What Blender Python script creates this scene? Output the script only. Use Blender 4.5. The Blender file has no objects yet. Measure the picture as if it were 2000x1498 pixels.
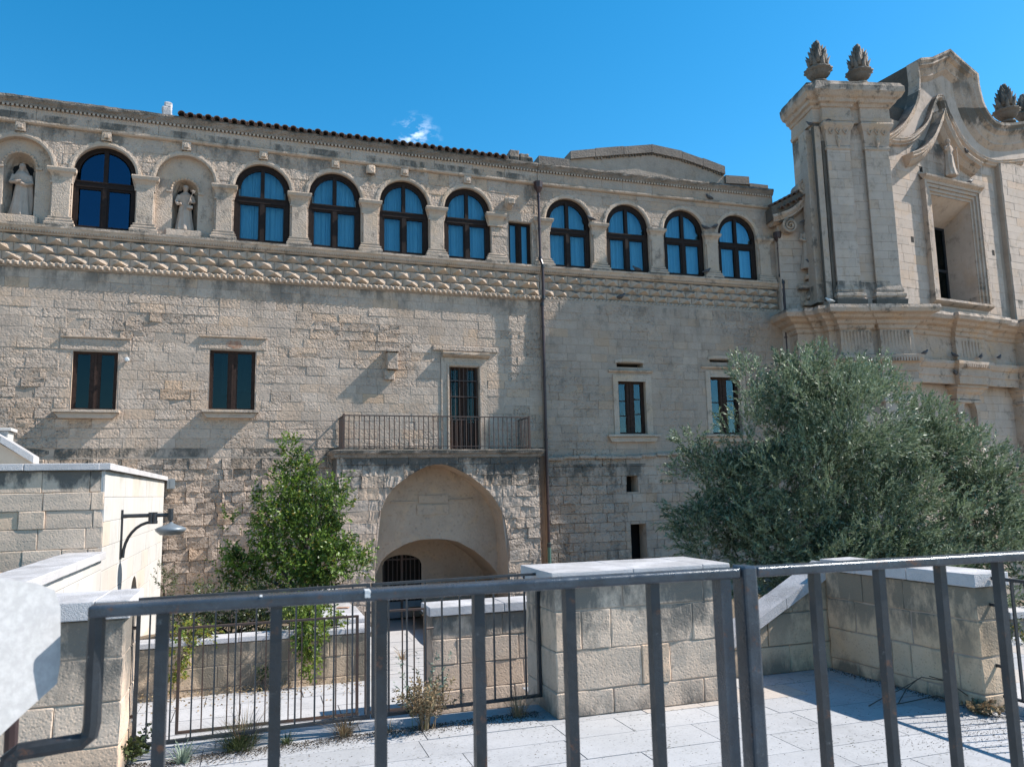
import bpy, bmesh, math, random
import numpy as np
from mathutils import Vector, Matrix, noise
from mathutils.geometry import tessellate_polygon
R = math.radians
random.seed(7); rng = np.random.default_rng(7)
S = bpy.context.scene
COL = S.collection

# ---------------------------------------------------------------- camera, world, sun, exposure
FPX = 1540.0
UPc = np.array([-250, 11350, 1540.0]); UPc /= np.linalg.norm(UPc)
FW = np.array([0, 0, 1.0]); YC = FW - (FW @ UPc) * UPc; YC /= np.linalg.norm(YC)
XC = np.cross(UPc, YC)
if XC[0] < 0: XC = -XC
CAM = np.array([0, 0, 1.9])
cd = bpy.data.cameras.new('camera'); cam = bpy.data.objects.new('camera', cd); COL.objects.link(cam)
cd.sensor_width = 36; cd.lens = 36 * FPX / 2000; cd.clip_start = 0.05; cd.clip_end = 3000
m3 = Matrix(((XC[0], XC[1], -XC[2]), (YC[0], YC[1], -YC[2]), (UPc[0], UPc[1], -UPc[2])))
cam.matrix_world = Matrix.Translation(Vector(CAM)) @ m3.to_4x4()
cd.dof.use_dof = True; cd.dof.focus_distance = 16; cd.dof.aperture_fstop = 13
S.camera = cam

SUN_PHI = R(8.2); SUN_EL = R(45)
Ld = Vector((-math.cos(SUN_PHI) * math.cos(SUN_EL), -math.sin(SUN_PHI) * math.cos(SUN_EL), -math.sin(SUN_EL)))
sl = bpy.data.lights.new('sun', 'SUN'); sl.energy = 5.0; sl.angle = R(0.55); sl.color = (1, 0.955, 0.89)
so = bpy.data.objects.new('sun', sl); COL.objects.link(so); so.rotation_euler = Ld.to_track_quat('-Z', 'Y').to_euler()
so.location = (30, 6, 30)
W = bpy.data.worlds.new('World'); S.world = W; W.use_nodes = True
wt = W.node_tree; wt.nodes.clear()
sky = wt.nodes.new('ShaderNodeTexSky'); sky.sky_type = 'NISHITA'; sky.sun_disc = False
sky.sun_elevation = SUN_EL; sky.sun_rotation = math.atan2(-Ld.x, -Ld.y)
sky.altitude = 400; sky.air_density = 1.0; sky.dust_density = 0.3; sky.ozone_density = 2.5
hs = wt.nodes.new('ShaderNodeHueSaturation'); hs.inputs['Saturation'].default_value = 1.40; hs.inputs['Hue'].default_value = 0.487
hs.inputs['Value'].default_value = 1.0
wt.links.new(sky.outputs[0], hs.inputs['Color'])
# one wisp of cloud above the roof
tc = wt.nodes.new('ShaderNodeTexCoord'); wm = wt.nodes.new('ShaderNodeMapping'); wn = wt.nodes.new('ShaderNodeTexNoise')
def rayw(px, py):
    d = np.array([px - 1000, -(py - 749), FPX]); return np.array([d @ XC, d @ YC, d @ UPc])
cdv = rayw(812, 273); cdv /= np.linalg.norm(cdv)
wd = wt.nodes.new('ShaderNodeVectorMath'); wd.operation = 'DISTANCE'; wd.inputs[1].default_value = tuple(cdv)
wt.links.new(tc.outputs['Generated'], wd.inputs[0])
cr = wt.nodes.new('ShaderNodeMapRange'); cr.inputs['From Min'].default_value = 0.005; cr.inputs['From Max'].default_value = 0.034
cr.inputs['To Min'].default_value = .55; cr.inputs['To Max'].default_value = 0
wt.links.new(wd.outputs['Value'], cr.inputs['Value'])
wn.inputs['Scale'].default_value = 46; wn.inputs['Detail'].default_value = 7; wn.inputs['Roughness'].default_value = 0.62
wm.inputs['Scale'].default_value = (1, 1, 2.0); wt.links.new(tc.outputs['Generated'], wm.inputs[0]); wt.links.new(wm.outputs[0], wn.inputs['Vector'])
cn = wt.nodes.new('ShaderNodeMapRange'); cn.inputs['From Min'].default_value = 0.5; cn.inputs['From Max'].default_value = 0.72
wt.links.new(wn.outputs['Fac'], cn.inputs['Value'])
cm = wt.nodes.new('ShaderNodeMath'); cm.operation = 'MULTIPLY'; wt.links.new(cr.outputs[0], cm.inputs[0]); wt.links.new(cn.outputs[0], cm.inputs[1])
mx = wt.nodes.new('ShaderNodeMix'); mx.data_type = 'RGBA'; wt.links.new(cm.outputs[0], mx.inputs['Factor'])
wt.links.new(hs.outputs[0], mx.inputs[6]); mx.inputs[7].default_value = (9, 9.6, 10.5, 1)
bg = wt.nodes.new('ShaderNodeBackground'); bg.inputs['Strength'].default_value = 0.122
wo = wt.nodes.new('ShaderNodeOutputWorld'); wt.links.new(mx.outputs[2], bg.inputs['Color']); wt.links.new(bg.outputs[0], wo.inputs[0])
S.view_settings.view_transform = 'Standard'; S.view_settings.look = 'None'; S.view_settings.gamma = 1
S.view_settings.use_curve_mapping = False; S.view_settings.exposure = 0.84
S.render.engine = 'CYCLES'
S.cycles.transparent_max_bounces = 12; S.cycles.max_bounces = 6

# ---------------------------------------------------------------- frames
def P_Y(px, py, y): r = rayw(px, py); return CAM + r * (y / r[1])
def P_Z(px, py, z): r = rayw(px, py); return CAM + r * ((z - CAM[2]) / r[2])
class Frame:
    """upright plane frame: u along, v away from the viewer, z up"""
    def __init__(s, o, ang):
        s.o = np.array(o[:2], float); s.ang = ang; s.d = np.array([math.cos(ang), math.sin(ang)]); s.b = np.array([-s.d[1], s.d[0]])
    def w(s, u, v, z): p = s.o + s.d * u + s.b * v; return (p[0], p[1], z)
    def l(s, p): q = np.array(p[:2]) - s.o; return (float(q @ s.d), float(q @ s.b), p[2])
    def hit(s, px, py, v=0.0):
        r = rayw(px, py); o = s.o + s.b * v; t = ((o - CAM[:2]) @ s.b) / (r[:2] @ s.b); p = CAM + r * t
        return float((p[:2] - o) @ s.d), float(p[2])
def yaw(px, py): r = rayw(px, py); return math.atan2(r[1], r[0])
FA = Frame(P_Y(900, 877, 22.0), yaw(5230, 866))
JU = FA.hit(1056, 600)[0]
FB = Frame(FA.w(JU, 0, 0), yaw(5830, 849))
CLF = Frame(P_Y(1600, 400, 24.3), R(6))
_k = CLF.hit(1745, 400)
_p = CLF.w(_k[0], 0, 0)
CCF = Frame((_p[0], _p[1] + 0.35), R(26))
T = Frame((0.2, 7.25), R(18))          # terrace

# ---------------------------------------------------------------- object helpers
def tag(o, label=None, cat=None, group=None, kind=None):
    if label: o['label'] = label
    if cat: o['category'] = cat
    if group: o['group'] = group
    if kind: o['kind'] = kind
    return o
def thing(name, label, cat, loc=(0, 0, 0), rz=0.0, group=None, fr=None):
    o = bpy.data.objects.new(name, None); COL.objects.link(o)
    if fr is not None: loc = (fr.o[0], fr.o[1], 0); rz = fr.ang
    o.location = loc; o.rotation_euler = (0, 0, rz); o.empty_display_size = 0.2
    return tag(o, label, cat, group)
class MB:
    def __init__(s): s.v = []; s.f = []; s.t = []
    def add(s, v, f, t=(1, 0, 0)):
        n = len(s.v); s.v += [tuple(map(float, p)) for p in v]; s.f += [tuple(i + n for i in q) for q in f]; s.t += [t] * len(v); return s
    def box(s, x0, x1, y0, y1, z0, z1, t=(1, 0, 0)):
        v = [(x0, y0, z0), (x1, y0, z0), (x1, y1, z0), (x0, y1, z0), (x0, y0, z1), (x1, y0, z1), (x1, y1, z1), (x0, y1, z1)]
        return s.add(v, [(0, 3, 2, 1), (4, 5, 6, 7), (0, 1, 5, 4), (1, 2, 6, 5), (2, 3, 7, 6), (3, 0, 4, 7)], t)
    def bar(s, a, b, w, h=None, up=(0, 0, 1), n=4, taper=1.0, twist=0.0):
        a = Vector(a); b = Vector(b); h = h or w; d = (b - a).normalized(); up = Vector(up)
        if abs(d.dot(up)) > 0.98: up = Vector((0, 1, 0)) if abs(d.y) < 0.9 else Vector((1, 0, 0))
        x = d.cross(up).normalized(); y = x.cross(d).normalized(); v = []
        for p, k in ((a, 1), (b, taper)):
            for i in range(n):
                t = 2 * math.pi * (i + 0.5) / n + twist; q = 1 / math.cos(math.pi / 4) if n == 4 else 1
                v.append(p + x * (w / 2 * q * k * math.cos(t)) + y * (h / 2 * q * k * math.sin(t)))
        f = [(i, (i + 1) % n, n + (i + 1) % n, n + i) for i in range(n)] + [tuple(range(n - 1, -1, -1)), tuple(range(n, 2 * n))]
        return s.add(v, f)
    def tube(s, pts, r, n=6, r2=None):
        pts = [Vector(p) for p in pts]; m = len(pts); v = []; f = []; prev = None
        for i, p in enumerate(pts):
            d = (pts[min(i + 1, m - 1)] - pts[max(i - 1, 0)]).normalized()
            x = prev - d * prev.dot(d) if prev else d.orthogonal()
            x.normalize(); y = d.cross(x); prev = x
            rr = (r[i] if isinstance(r, (list, tuple)) else (r + ((r2 if r2 is not None else r) - r) * i / (m - 1)))
            for k in range(n):
                t = 2 * math.pi * k / n; v.append(p + x * (rr * math.cos(t)) + y * (rr * math.sin(t)))
        for i in range(m - 1):
            for k in range(n): f.append((i * n + k, i * n + (k + 1) % n, (i + 1) * n + (k + 1) % n, (i + 1) * n + k))
        f += [tuple(range(n - 1, -1, -1)), tuple(range((m - 1) * n, m * n))]
        return s.add(v, f)
    def lathe(s, c, prof, n=16, lob=0, lobamp=0.0, sx=1.0, sy=1.0):
        v = []; f = []; m = len(prof)
        for (r, z) in prof:
            for k in range(n):
                t = 2 * math.pi * k / n; q = r * (1 + lobamp * abs(math.sin(lob * t / 2))) if lob else r
                v.append((c[0] + q * math.cos(t) * sx, c[1] + q * math.sin(t) * sy, c[2] + z))
        for i in range(m - 1):
            for k in range(n): f.append((i * n + k, i * n + (k + 1) % n, (i + 1) * n + (k + 1) % n, (i + 1) * n + k))
        f += [tuple(range(n - 1, -1, -1)), tuple(range((m - 1) * n, m * n))]
        return s.add(v, f)
    def mesh(s, name, mat, smooth=False):
        me = bpy.data.meshes.new(name); me.from_pydata(s.v, [], s.f)
        a = me.attributes.new('tint', 'FLOAT_COLOR', 'POINT')
        arr = np.ones((len(s.v), 4), np.float32)
        if s.t: arr[:, :3] = np.array(s.t, np.float32)
        a.data.foreach_set('color', arr.ravel())
        if smooth: me.polygons.foreach_set('use_smooth', [True] * len(me.polygons))
        me.materials.append(mat); me.update(); return me
    def build(s, name, mat, parent=None, smooth=False, loc=(0, 0, 0), rz=0.0, kind=None):
        return link(name, s.mesh(name, mat, smooth), parent, loc, rz, kind)
def link(name, me, parent=None, loc=(0, 0, 0), rz=0.0, kind=None):
    o = bpy.data.objects.new(name, me); COL.objects.link(o); o.parent = parent; o.location = loc; o.rotation_euler = (0, 0, rz)
    if kind: o['kind'] = kind
    return o
def big_mesh(name, verts, quads, mat, tint=None, smooth=False):
    """fast numpy mesh of quads"""
    me = bpy.data.meshes.new(name); nv = len(verts); nq = len(quads)
    me.vertices.add(nv); me.vertices.foreach_set('co', np.asarray(verts, np.float32).ravel())
    me.loops.add(nq * 4); me.loops.foreach_set('vertex_index', np.asarray(quads, np.int32).ravel())
    me.polygons.add(nq); me.polygons.foreach_set('loop_start', np.arange(0, nq * 4, 4, dtype=np.int32))
    if tint is not None:
        a = me.attributes.new('tint', 'FLOAT_COLOR', 'POINT'); t = np.ones((nv, 4), np.float32); t[:, :3] = tint
        a.data.foreach_set('color', t.ravel())
    me.update(calc_edges=True); me.validate(); me.materials.append(mat); return me
def copy_obj(o, parent=None, loc=None):
    c = o.copy(); COL.objects.link(c)
    if parent is not None: c.parent = parent
    if loc is not None: c.location = loc
    return c
def copy_tree(o, parent=None, loc=None):
    c = copy_obj(o, parent, loc)
    for ch in list(o.children): copy_tree(ch, c)
    return c

# ---------------------------------------------------------------- materials
class NT:
    def __init__(s, name):
        s.m = bpy.data.materials.new(name); s.m.use_nodes = True; s.t = s.m.node_tree; s.b = s.t.nodes['Principled BSDF']
        s.out = s.t.nodes['Material Output']; s.pos = s.n('ShaderNodeNewGeometry').outputs['Position']
    def n(s, ty, **k):
        x = s.t.nodes.new(ty)
        for a, b in k.items(): setattr(x, a, b)
        return x
    def l(s, a, b): s.t.links.new(a, b)
    def set(s, sock, val):
        if hasattr(val, 'is_linked'): s.l(val, sock)
        else: sock.default_value = val
    def math(s, op, a, b=0.0, clamp=False):
        x = s.n('ShaderNodeMath', operation=op, use_clamp=clamp); s.set(x.inputs[0], a); s.set(x.inputs[1], b); return x.outputs[0]
    def noise(s, scale, detail=5, rough=0.55, vec=None, sc=None, dist=0.0):
        v = vec or s.pos
        if sc: mp = s.n('ShaderNodeMapping'); s.l(v, mp.inputs[0]); mp.inputs['Scale'].default_value = sc; v = mp.outputs[0]
        x = s.n('ShaderNodeTexNoise'); s.l(v, x.inputs['Vector']); x.inputs['Scale'].default_value = scale
        x.inputs['Detail'].default_value = detail; x.inputs['Roughness'].default_value = rough; x.inputs['Distortion'].default_value = dist
        return x.outputs['Fac']
    def rng(s, v, a, b, c=0.0, d=1.0):
        x = s.n('ShaderNodeMapRange'); s.set(x.inputs['Value'], v)
        for k, q in zip(('From Min', 'From Max', 'To Min', 'To Max'), (a, b, c, d)): x.inputs[k].default_value = q
        return x.outputs[0]
    def mix(s, f, a, b, mode='MIX'):
        x = s.n('ShaderNodeMix', data_type='RGBA', blend_type=mode); s.set(x.inputs[0], f)
        for i, q in ((6, a), (7, b)): s.set(x.inputs[i], q if hasattr(q, 'is_linked') else (*q, 1) if len(q) == 3 else q)
        return x.outputs[2]
    def bump(s, h, st, dist):
        x = s.n('ShaderNodeBump'); s.set(x.inputs['Strength'], st); x.inputs['Distance'].default_value = dist; s.l(h, x.inputs['Height']); s.l(x.outputs[0], s.b.inputs['Normal'])
def stone(name, c1, c2, bump=0.5, bdist=0.02, bscale=12, stain=None, streak=0.0, warm=None, rough=0.9, dirt=(0.09, 0.083, 0.072), patch=0.25, pits=0.35, specks=0.0, attr=True, crust=0.0):
    """stain: list of (z_top, fade, strength) zones where dark lichen gathers below an edge; (z_bottom,-fade,..) for rising damp"""
    pk = lambda c: (c[0] * 1.0, c[1] * 0.966, c[2] * 0.985)
    c1, c2 = pk(c1), pk(c2); warm = pk(warm) if warm else None
    n = NT(name); at = n.n('ShaderNodeAttribute', attribute_name='tint'); sp = n.n('ShaderNodeSeparateColor'); n.l(at.outputs['Color'], sp.inputs[0])
    tr, tg, tb = sp.outputs
    a = n.noise(0.9, 5, 0.6); b = n.noise(7, 6, 0.65)
    col = n.mix(n.rng(a, 0.32, 0.68), c1, c2)
    if warm: col = n.mix(n.rng(n.noise(1.7, 4, 0.6, dist=0.6), 0.5, 0.72, 0, 0.75), col, warm)
    col = n.mix(n.rng(b, 0.25, 0.75, 0.0, patch), col, tuple(x * 0.55 for x in c1))
    f = n.noise(38, 4, 0.7)
    col = n.mix(n.rng(f, 0.3, 0.7, 0.35 * patch + 0.05, 0), col, tuple(x * 0.6 for x in c1))
    if attr:
        g = n.n('ShaderNodeCombineColor'); 
        for i in range(3): n.l(tr, g.inputs[i])
        col = n.mix(1.0, col, g.outputs[0], 'MULTIPLY')
        col = n.mix(tb, col, tuple(min(1, q) for q in (c1[0] * 1.02, c1[1] * 0.84, c1[2] * 0.66)))
    sx = n.n('ShaderNodeSeparateXYZ'); n.l(n.pos, sx.inputs[0]); z = sx.outputs[2]
    tot = None
    for (zt, fade, st) in (stain or []):
        if fade > 0: msk = n.math('MULTIPLY', n.rng(z, zt - fade, zt, 0, 1), n.rng(z, zt + 0.01, zt + 0.03, 1, 0))
        else: msk = n.rng(z, zt, zt - fade, 1, 0)
        msk = n.math('MULTIPLY', msk, st); tot = msk if tot is None else n.math('MAXIMUM', tot, msk)
    if tot is not None:
        sn = n.rng(n.noise(1.9, 9, 0.70, sc=(1, 1, 0.5)), 0.25, 0.75, 0.05, 0.95); m = n.math('ADD', sn, n.math('MULTIPLY', tot, 0.46))
        m = n.rng(m, 0.63, 0.83, 0, 1); m = n.math('MULTIPLY', m, n.math('MINIMUM', n.math('MULTIPLY', tot, 2.0), 0.9))
        col = n.mix(m, col, dirt)
    gen = n.rng(n.noise(1.1, 9, 0.74), 0.53, 0.72, 0, 0.45); col = n.mix(gen, col, tuple(0.45 * x for x in c1))
    if streak:
        s1 = n.noise(1.0, 5, 0.65, sc=(7, 7, 0.45)); m = n.math('MULTIPLY', n.rng(s1, 0.48, 0.66), streak)
        if stain: m = n.math('MULTIPLY', m, n.rng(z, stain[0][0] - 2.2, stain[0][0] - 0.2, 0.12, 1.0))
        col = n.mix(m, col, tuple(x * 1.4 for x in dirt))
    if crust:
        gn = n.n('ShaderNodeNewGeometry'); sn_ = n.n('ShaderNodeSeparateXYZ'); n.l(gn.outputs['Normal'], sn_.inputs[0])
        k = n.math('MULTIPLY', n.rng(sn_.outputs[2], 0.25, 0.8), n.rng(n.noise(2.6, 7, 0.7), 0.36, 0.56)); col = n.mix(n.math('MULTIPLY', k, crust, True), col, (0.075, 0.066, 0.055))
        k = n.rng(n.noise(2.6, 10, 0.78, sc=(1, 1, .8)), 0.54, 0.64, 0, crust * .85); col = n.mix(k, col, (0.10, 0.09, 0.077))
    if specks:
        v = n.n('ShaderNodeTexVoronoi'); v.inputs['Scale'].default_value = 26; n.l(n.pos, v.inputs['Vector'])
        m = n.math('MULTIPLY', n.rng(v.outputs['Distance'], 0.14, 0.32, 1, 0), n.rng(n.noise(2.3, 7, 0.75), 0.47, 0.60, 0, specks)); col = n.mix(m, col, (0.12, 0.115, 0.09))
    n.l(col, n.b.inputs['Base Color']); n.b.inputs['Roughness'].default_value = rough; n.b.inputs['Specular IOR Level'].default_value = 0.25
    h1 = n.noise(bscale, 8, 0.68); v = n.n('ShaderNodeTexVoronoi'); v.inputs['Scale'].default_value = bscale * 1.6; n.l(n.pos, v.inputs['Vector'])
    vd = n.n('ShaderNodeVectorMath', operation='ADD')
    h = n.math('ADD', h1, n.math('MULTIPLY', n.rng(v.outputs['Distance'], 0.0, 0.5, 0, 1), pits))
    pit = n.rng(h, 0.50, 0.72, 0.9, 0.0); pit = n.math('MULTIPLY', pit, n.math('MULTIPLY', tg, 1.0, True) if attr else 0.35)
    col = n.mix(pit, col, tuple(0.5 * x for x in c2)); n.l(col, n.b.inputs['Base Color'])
    st = n.math('MULTIPLY', n.math('ADD', n.math('MULTIPLY', tg, 1.0), 0.22), bump, ) if attr else bump
    n.bump(h, st, bdist)
    return n.m
def plain(name, c, rough=0.6, metal=0.0, bump=0.0, bscale=60, var=0.25, var_scale=9, c2=None, spec=0.5):
    n = NT(name); col = n.mix(n.rng(n.noise(var_scale, 6, 0.65), 0.35, 0.7, 0, 1 if c2 else var), c, c2 or tuple(0.5 * x for x in c))
    n.l(col, n.b.inputs['Base Color']); n.b.inputs['Roughness'].default_value = rough; n.b.inputs['Metallic'].default_value = metal
    n.b.inputs['Specular IOR Level'].default_value = 0.15 if 'timber' in name else spec
    if bump: n.bump(n.noise(bscale, 5, 0.6), bump, 0.004)
    return n.m
M = {}
FC1, FC2 = (0.545, 0.445, 0.35), (0.43, 0.345, 0.27)
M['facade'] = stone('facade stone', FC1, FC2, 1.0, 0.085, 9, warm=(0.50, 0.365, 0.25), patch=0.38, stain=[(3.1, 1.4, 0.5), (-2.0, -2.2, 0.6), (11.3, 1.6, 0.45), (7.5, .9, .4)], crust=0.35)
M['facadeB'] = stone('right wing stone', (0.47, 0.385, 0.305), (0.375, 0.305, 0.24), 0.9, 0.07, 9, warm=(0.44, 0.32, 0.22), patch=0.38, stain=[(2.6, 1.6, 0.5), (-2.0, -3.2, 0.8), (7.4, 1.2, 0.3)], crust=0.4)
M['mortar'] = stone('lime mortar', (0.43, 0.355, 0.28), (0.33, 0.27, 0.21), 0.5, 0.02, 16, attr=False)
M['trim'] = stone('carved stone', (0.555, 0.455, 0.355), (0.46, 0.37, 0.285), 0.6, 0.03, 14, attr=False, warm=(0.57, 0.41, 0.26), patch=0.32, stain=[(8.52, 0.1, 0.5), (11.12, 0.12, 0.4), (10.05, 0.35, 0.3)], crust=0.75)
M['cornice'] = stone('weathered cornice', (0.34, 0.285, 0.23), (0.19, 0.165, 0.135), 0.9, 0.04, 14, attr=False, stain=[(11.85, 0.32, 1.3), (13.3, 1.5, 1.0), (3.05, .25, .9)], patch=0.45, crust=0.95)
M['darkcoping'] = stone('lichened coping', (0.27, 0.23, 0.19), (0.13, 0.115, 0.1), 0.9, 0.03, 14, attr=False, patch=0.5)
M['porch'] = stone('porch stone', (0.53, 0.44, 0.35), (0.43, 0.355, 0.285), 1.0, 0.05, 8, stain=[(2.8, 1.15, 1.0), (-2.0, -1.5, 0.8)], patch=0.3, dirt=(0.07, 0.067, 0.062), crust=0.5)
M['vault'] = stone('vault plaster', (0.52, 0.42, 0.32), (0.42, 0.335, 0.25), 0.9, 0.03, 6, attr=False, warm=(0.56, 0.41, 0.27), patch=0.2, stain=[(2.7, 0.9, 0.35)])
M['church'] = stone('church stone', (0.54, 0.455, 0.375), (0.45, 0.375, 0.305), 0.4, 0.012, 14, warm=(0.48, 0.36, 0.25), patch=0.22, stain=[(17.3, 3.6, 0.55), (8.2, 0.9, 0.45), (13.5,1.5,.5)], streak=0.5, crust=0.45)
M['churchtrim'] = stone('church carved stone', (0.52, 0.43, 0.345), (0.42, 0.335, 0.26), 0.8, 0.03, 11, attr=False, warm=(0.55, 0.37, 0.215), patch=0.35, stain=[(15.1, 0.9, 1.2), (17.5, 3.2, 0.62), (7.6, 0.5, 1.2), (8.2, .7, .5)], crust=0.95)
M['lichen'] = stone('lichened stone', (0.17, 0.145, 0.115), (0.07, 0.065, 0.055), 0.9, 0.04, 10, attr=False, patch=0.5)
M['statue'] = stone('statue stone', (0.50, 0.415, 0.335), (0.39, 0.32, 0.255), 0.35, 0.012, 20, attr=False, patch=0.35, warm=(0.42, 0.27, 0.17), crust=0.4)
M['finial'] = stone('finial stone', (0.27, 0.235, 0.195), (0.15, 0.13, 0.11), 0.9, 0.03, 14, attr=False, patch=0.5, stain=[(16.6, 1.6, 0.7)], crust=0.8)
CK = dict(warm=(0.56, 0.43, 0.31), patch=0.25, dirt=(0.13, 0.12, 0.105)); CA = ((0.64, 0.515, 0.39), (0.56, 0.44, 0.325), 1.0, 0.008, 26)
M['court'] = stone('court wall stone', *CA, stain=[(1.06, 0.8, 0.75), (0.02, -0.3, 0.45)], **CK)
M['courtbounce'] = stone('bounce tinted court stone', (0.64, 0.50, 0.35), (0.56, 0.43, 0.29), 0.9, 0.008, 24, warm=(0.6, 0.44, 0.27), patch=0.25, dirt=(0.16, 0.14, 0.11), stain=[(1.02, 0.9, 0.75), (0.02, -0.25, 0.6)])  # court stone with warm bounced light put into its base colour
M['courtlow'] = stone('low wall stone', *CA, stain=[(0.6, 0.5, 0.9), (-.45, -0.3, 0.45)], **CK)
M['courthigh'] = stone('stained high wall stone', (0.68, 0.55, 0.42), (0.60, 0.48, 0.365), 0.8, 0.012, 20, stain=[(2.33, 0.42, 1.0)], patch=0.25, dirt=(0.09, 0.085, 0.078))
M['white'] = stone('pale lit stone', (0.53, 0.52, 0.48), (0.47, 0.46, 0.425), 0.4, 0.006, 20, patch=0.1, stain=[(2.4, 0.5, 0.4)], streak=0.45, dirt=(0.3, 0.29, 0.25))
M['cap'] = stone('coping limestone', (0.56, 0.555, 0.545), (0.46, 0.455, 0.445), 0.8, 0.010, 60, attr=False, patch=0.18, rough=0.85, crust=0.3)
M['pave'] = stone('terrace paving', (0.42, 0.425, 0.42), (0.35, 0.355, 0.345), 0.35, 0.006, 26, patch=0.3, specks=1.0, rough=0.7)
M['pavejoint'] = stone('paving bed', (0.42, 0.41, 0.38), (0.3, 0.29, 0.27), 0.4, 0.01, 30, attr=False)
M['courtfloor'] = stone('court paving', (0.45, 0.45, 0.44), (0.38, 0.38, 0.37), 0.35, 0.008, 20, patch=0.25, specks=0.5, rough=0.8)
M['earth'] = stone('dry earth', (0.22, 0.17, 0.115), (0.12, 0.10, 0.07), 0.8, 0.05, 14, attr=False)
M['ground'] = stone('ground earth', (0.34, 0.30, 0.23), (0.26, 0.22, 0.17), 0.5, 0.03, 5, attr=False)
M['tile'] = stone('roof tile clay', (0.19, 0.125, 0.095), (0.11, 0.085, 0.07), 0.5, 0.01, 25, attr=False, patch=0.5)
M['wood'] = plain('dark brown timber', (0.028, 0.017, 0.013), 0.6, bump=0.5, bscale=40, c2=(0.012, 0.008, 0.007), var_scale=14)
M['woodworn'] = plain('worn timber', (0.06, 0.034, 0.026), 0.7, bump=0.6, bscale=30, c2=(0.02, 0.013, 0.01), var_scale=20)
M['iron'] = plain('painted iron', (0.026, 0.032, 0.041), 0.34, 0.25, bump=0.25, bscale=90, c2=(0.022, 0.023, 0.025), var_scale=16)
M['irontop'] = plain('handrail paint', (0.045, 0.06, 0.08), 0.2, 0.3, bump=0.2, bscale=120, c2=(0.02, 0.023, 0.03), var_scale=11)
M['ironfar'] = plain('rusting iron', (0.055, 0.046, 0.042), 0.5, 0.2, c2=(0.10, 0.05, 0.035), var_scale=6)
M['pipe'] = plain('brown downpipe paint', (0.06, 0.032, 0.032), 0.4, 0.2, c2=(0.03, 0.02, 0.022))
M['copper'] = plain('green pipe paint', (0.05, 0.12, 0.10), 0.5)
M['lampgrey'] = plain('grey lamp enamel', (0.16, 0.19, 0.22), 0.4, 0.2)
M['lampglass'] = plain('lamp diffuser', (0.25, 0.27, 0.28), 0.25)
M['dark'] = plain('dark interior', (0.012, 0.012, 0.013), 0.9)
M['black'] = plain('dark hollow', (0.02, 0.015, 0.012), 0.95)
M['bird'] = plain('pigeon feathers', (0.035, 0.038, 0.045), 0.6, c2=(0.10, 0.10, 0.11), var_scale=25)
M['birdwhite'] = plain('white feathers', (0.6, 0.6, 0.6), 0.6)
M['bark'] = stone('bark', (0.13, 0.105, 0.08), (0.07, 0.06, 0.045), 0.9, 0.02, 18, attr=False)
M['rust'] = plain('rust stain patch', (0.28, 0.12, 0.07), 0.95, c2=(0.45, 0.33, 0.24), var_scale=18)
M['door'] = plain('blackened door', (0.035, 0.032, 0.03), 0.6, c2=(0.08, 0.075, 0.07), var_scale=6)
M['bluefilm'] = plain('blue film', (0.07, 0.24, 0.42), 0.35)
def iron(name, c, c2, rough):
    n = NT(name); col = n.mix(n.rng(n.noise(14, 6, .7), .35, .7), c, c2)
    col = n.mix(n.rng(n.noise(30, 8, .75), .60, .68, 0, .85), col, (0.13, 0.06, 0.035)); col = n.mix(n.rng(n.noise(70, 6, .7), .64, .72, 0, .6), col, (0.20, 0.21, 0.22))
    n.l(col, n.b.inputs['Base Color']); n.b.inputs['Metallic'].default_value = .2; n.l(n.rng(n.noise(22, 5), .3, .7, rough, rough + .3), n.b.inputs['Roughness']); n.bump(n.noise(85, 6, .7), .5, .002); return n.m
M['iron'] = iron('worn painted iron', (0.030, 0.037, 0.046), (0.018, 0.020, 0.023), .3); M['irontop'] = iron('worn handrail paint', (0.055, 0.070, 0.090), (0.030, 0.035, 0.043), .12)
def glass(name, tcol, g=0.22, gcol=(0.8, 0.9, 1)):
    n = NT(name); t = n.n('ShaderNodeBsdfTransparent'); t.inputs[0].default_value = (*tcol, 1)
    gl = n.n('ShaderNodeBsdfGlossy'); gl.inputs['Roughness'].default_value = 0.03; gl.inputs[0].default_value = (*gcol, 1)
    b = n.n('ShaderNodeBump'); b.inputs['Strength'].default_value = 0.25; b.inputs['Distance'].default_value = 0.01; n.l(n.noise(1.6, 2, 0.5), b.inputs['Height']); n.l(b.outputs[0], gl.inputs['Normal'])
    fr = n.n('ShaderNodeFresnel'); fr.inputs[0].default_value = 1.5
    f = n.math('ADD', fr.outputs[0], g, True); x = n.n('ShaderNodeMixShader'); n.l(f, x.inputs[0]); n.l(t.outputs[0], x.inputs[1]); n.l(gl.outputs[0], x.inputs[2]); n.l(x.outputs[0], n.out.inputs[0]); return n.m
M['glass'] = glass('window glass', (0.70, 0.88, 0.94), 0.03, (0.50, 0.64, 0.72))
M['glassdark'] = glass('dark window glass', (0.3, 0.4, 0.42), 0.03, (0.30, 0.40, 0.42))
M['glassblue'] = glass('blue reflecting glass', (0.3, 0.5, 0.7), 0.10, (0.24, 0.36, 0.50))
def cloth():
    n = NT('blue grey curtain'); n.l(n.mix(n.noise(3, 3), (0.40, 0.50, 0.56), (0.50, 0.60, 0.66)), n.b.inputs['Base Color']); n.b.inputs['Roughness'].default_value = 0.9; return n.m
M['curtain'] = cloth()
M['curtainwhite'] = plain('pale curtain', (0.45, 0.45, 0.42), 0.9)
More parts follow.
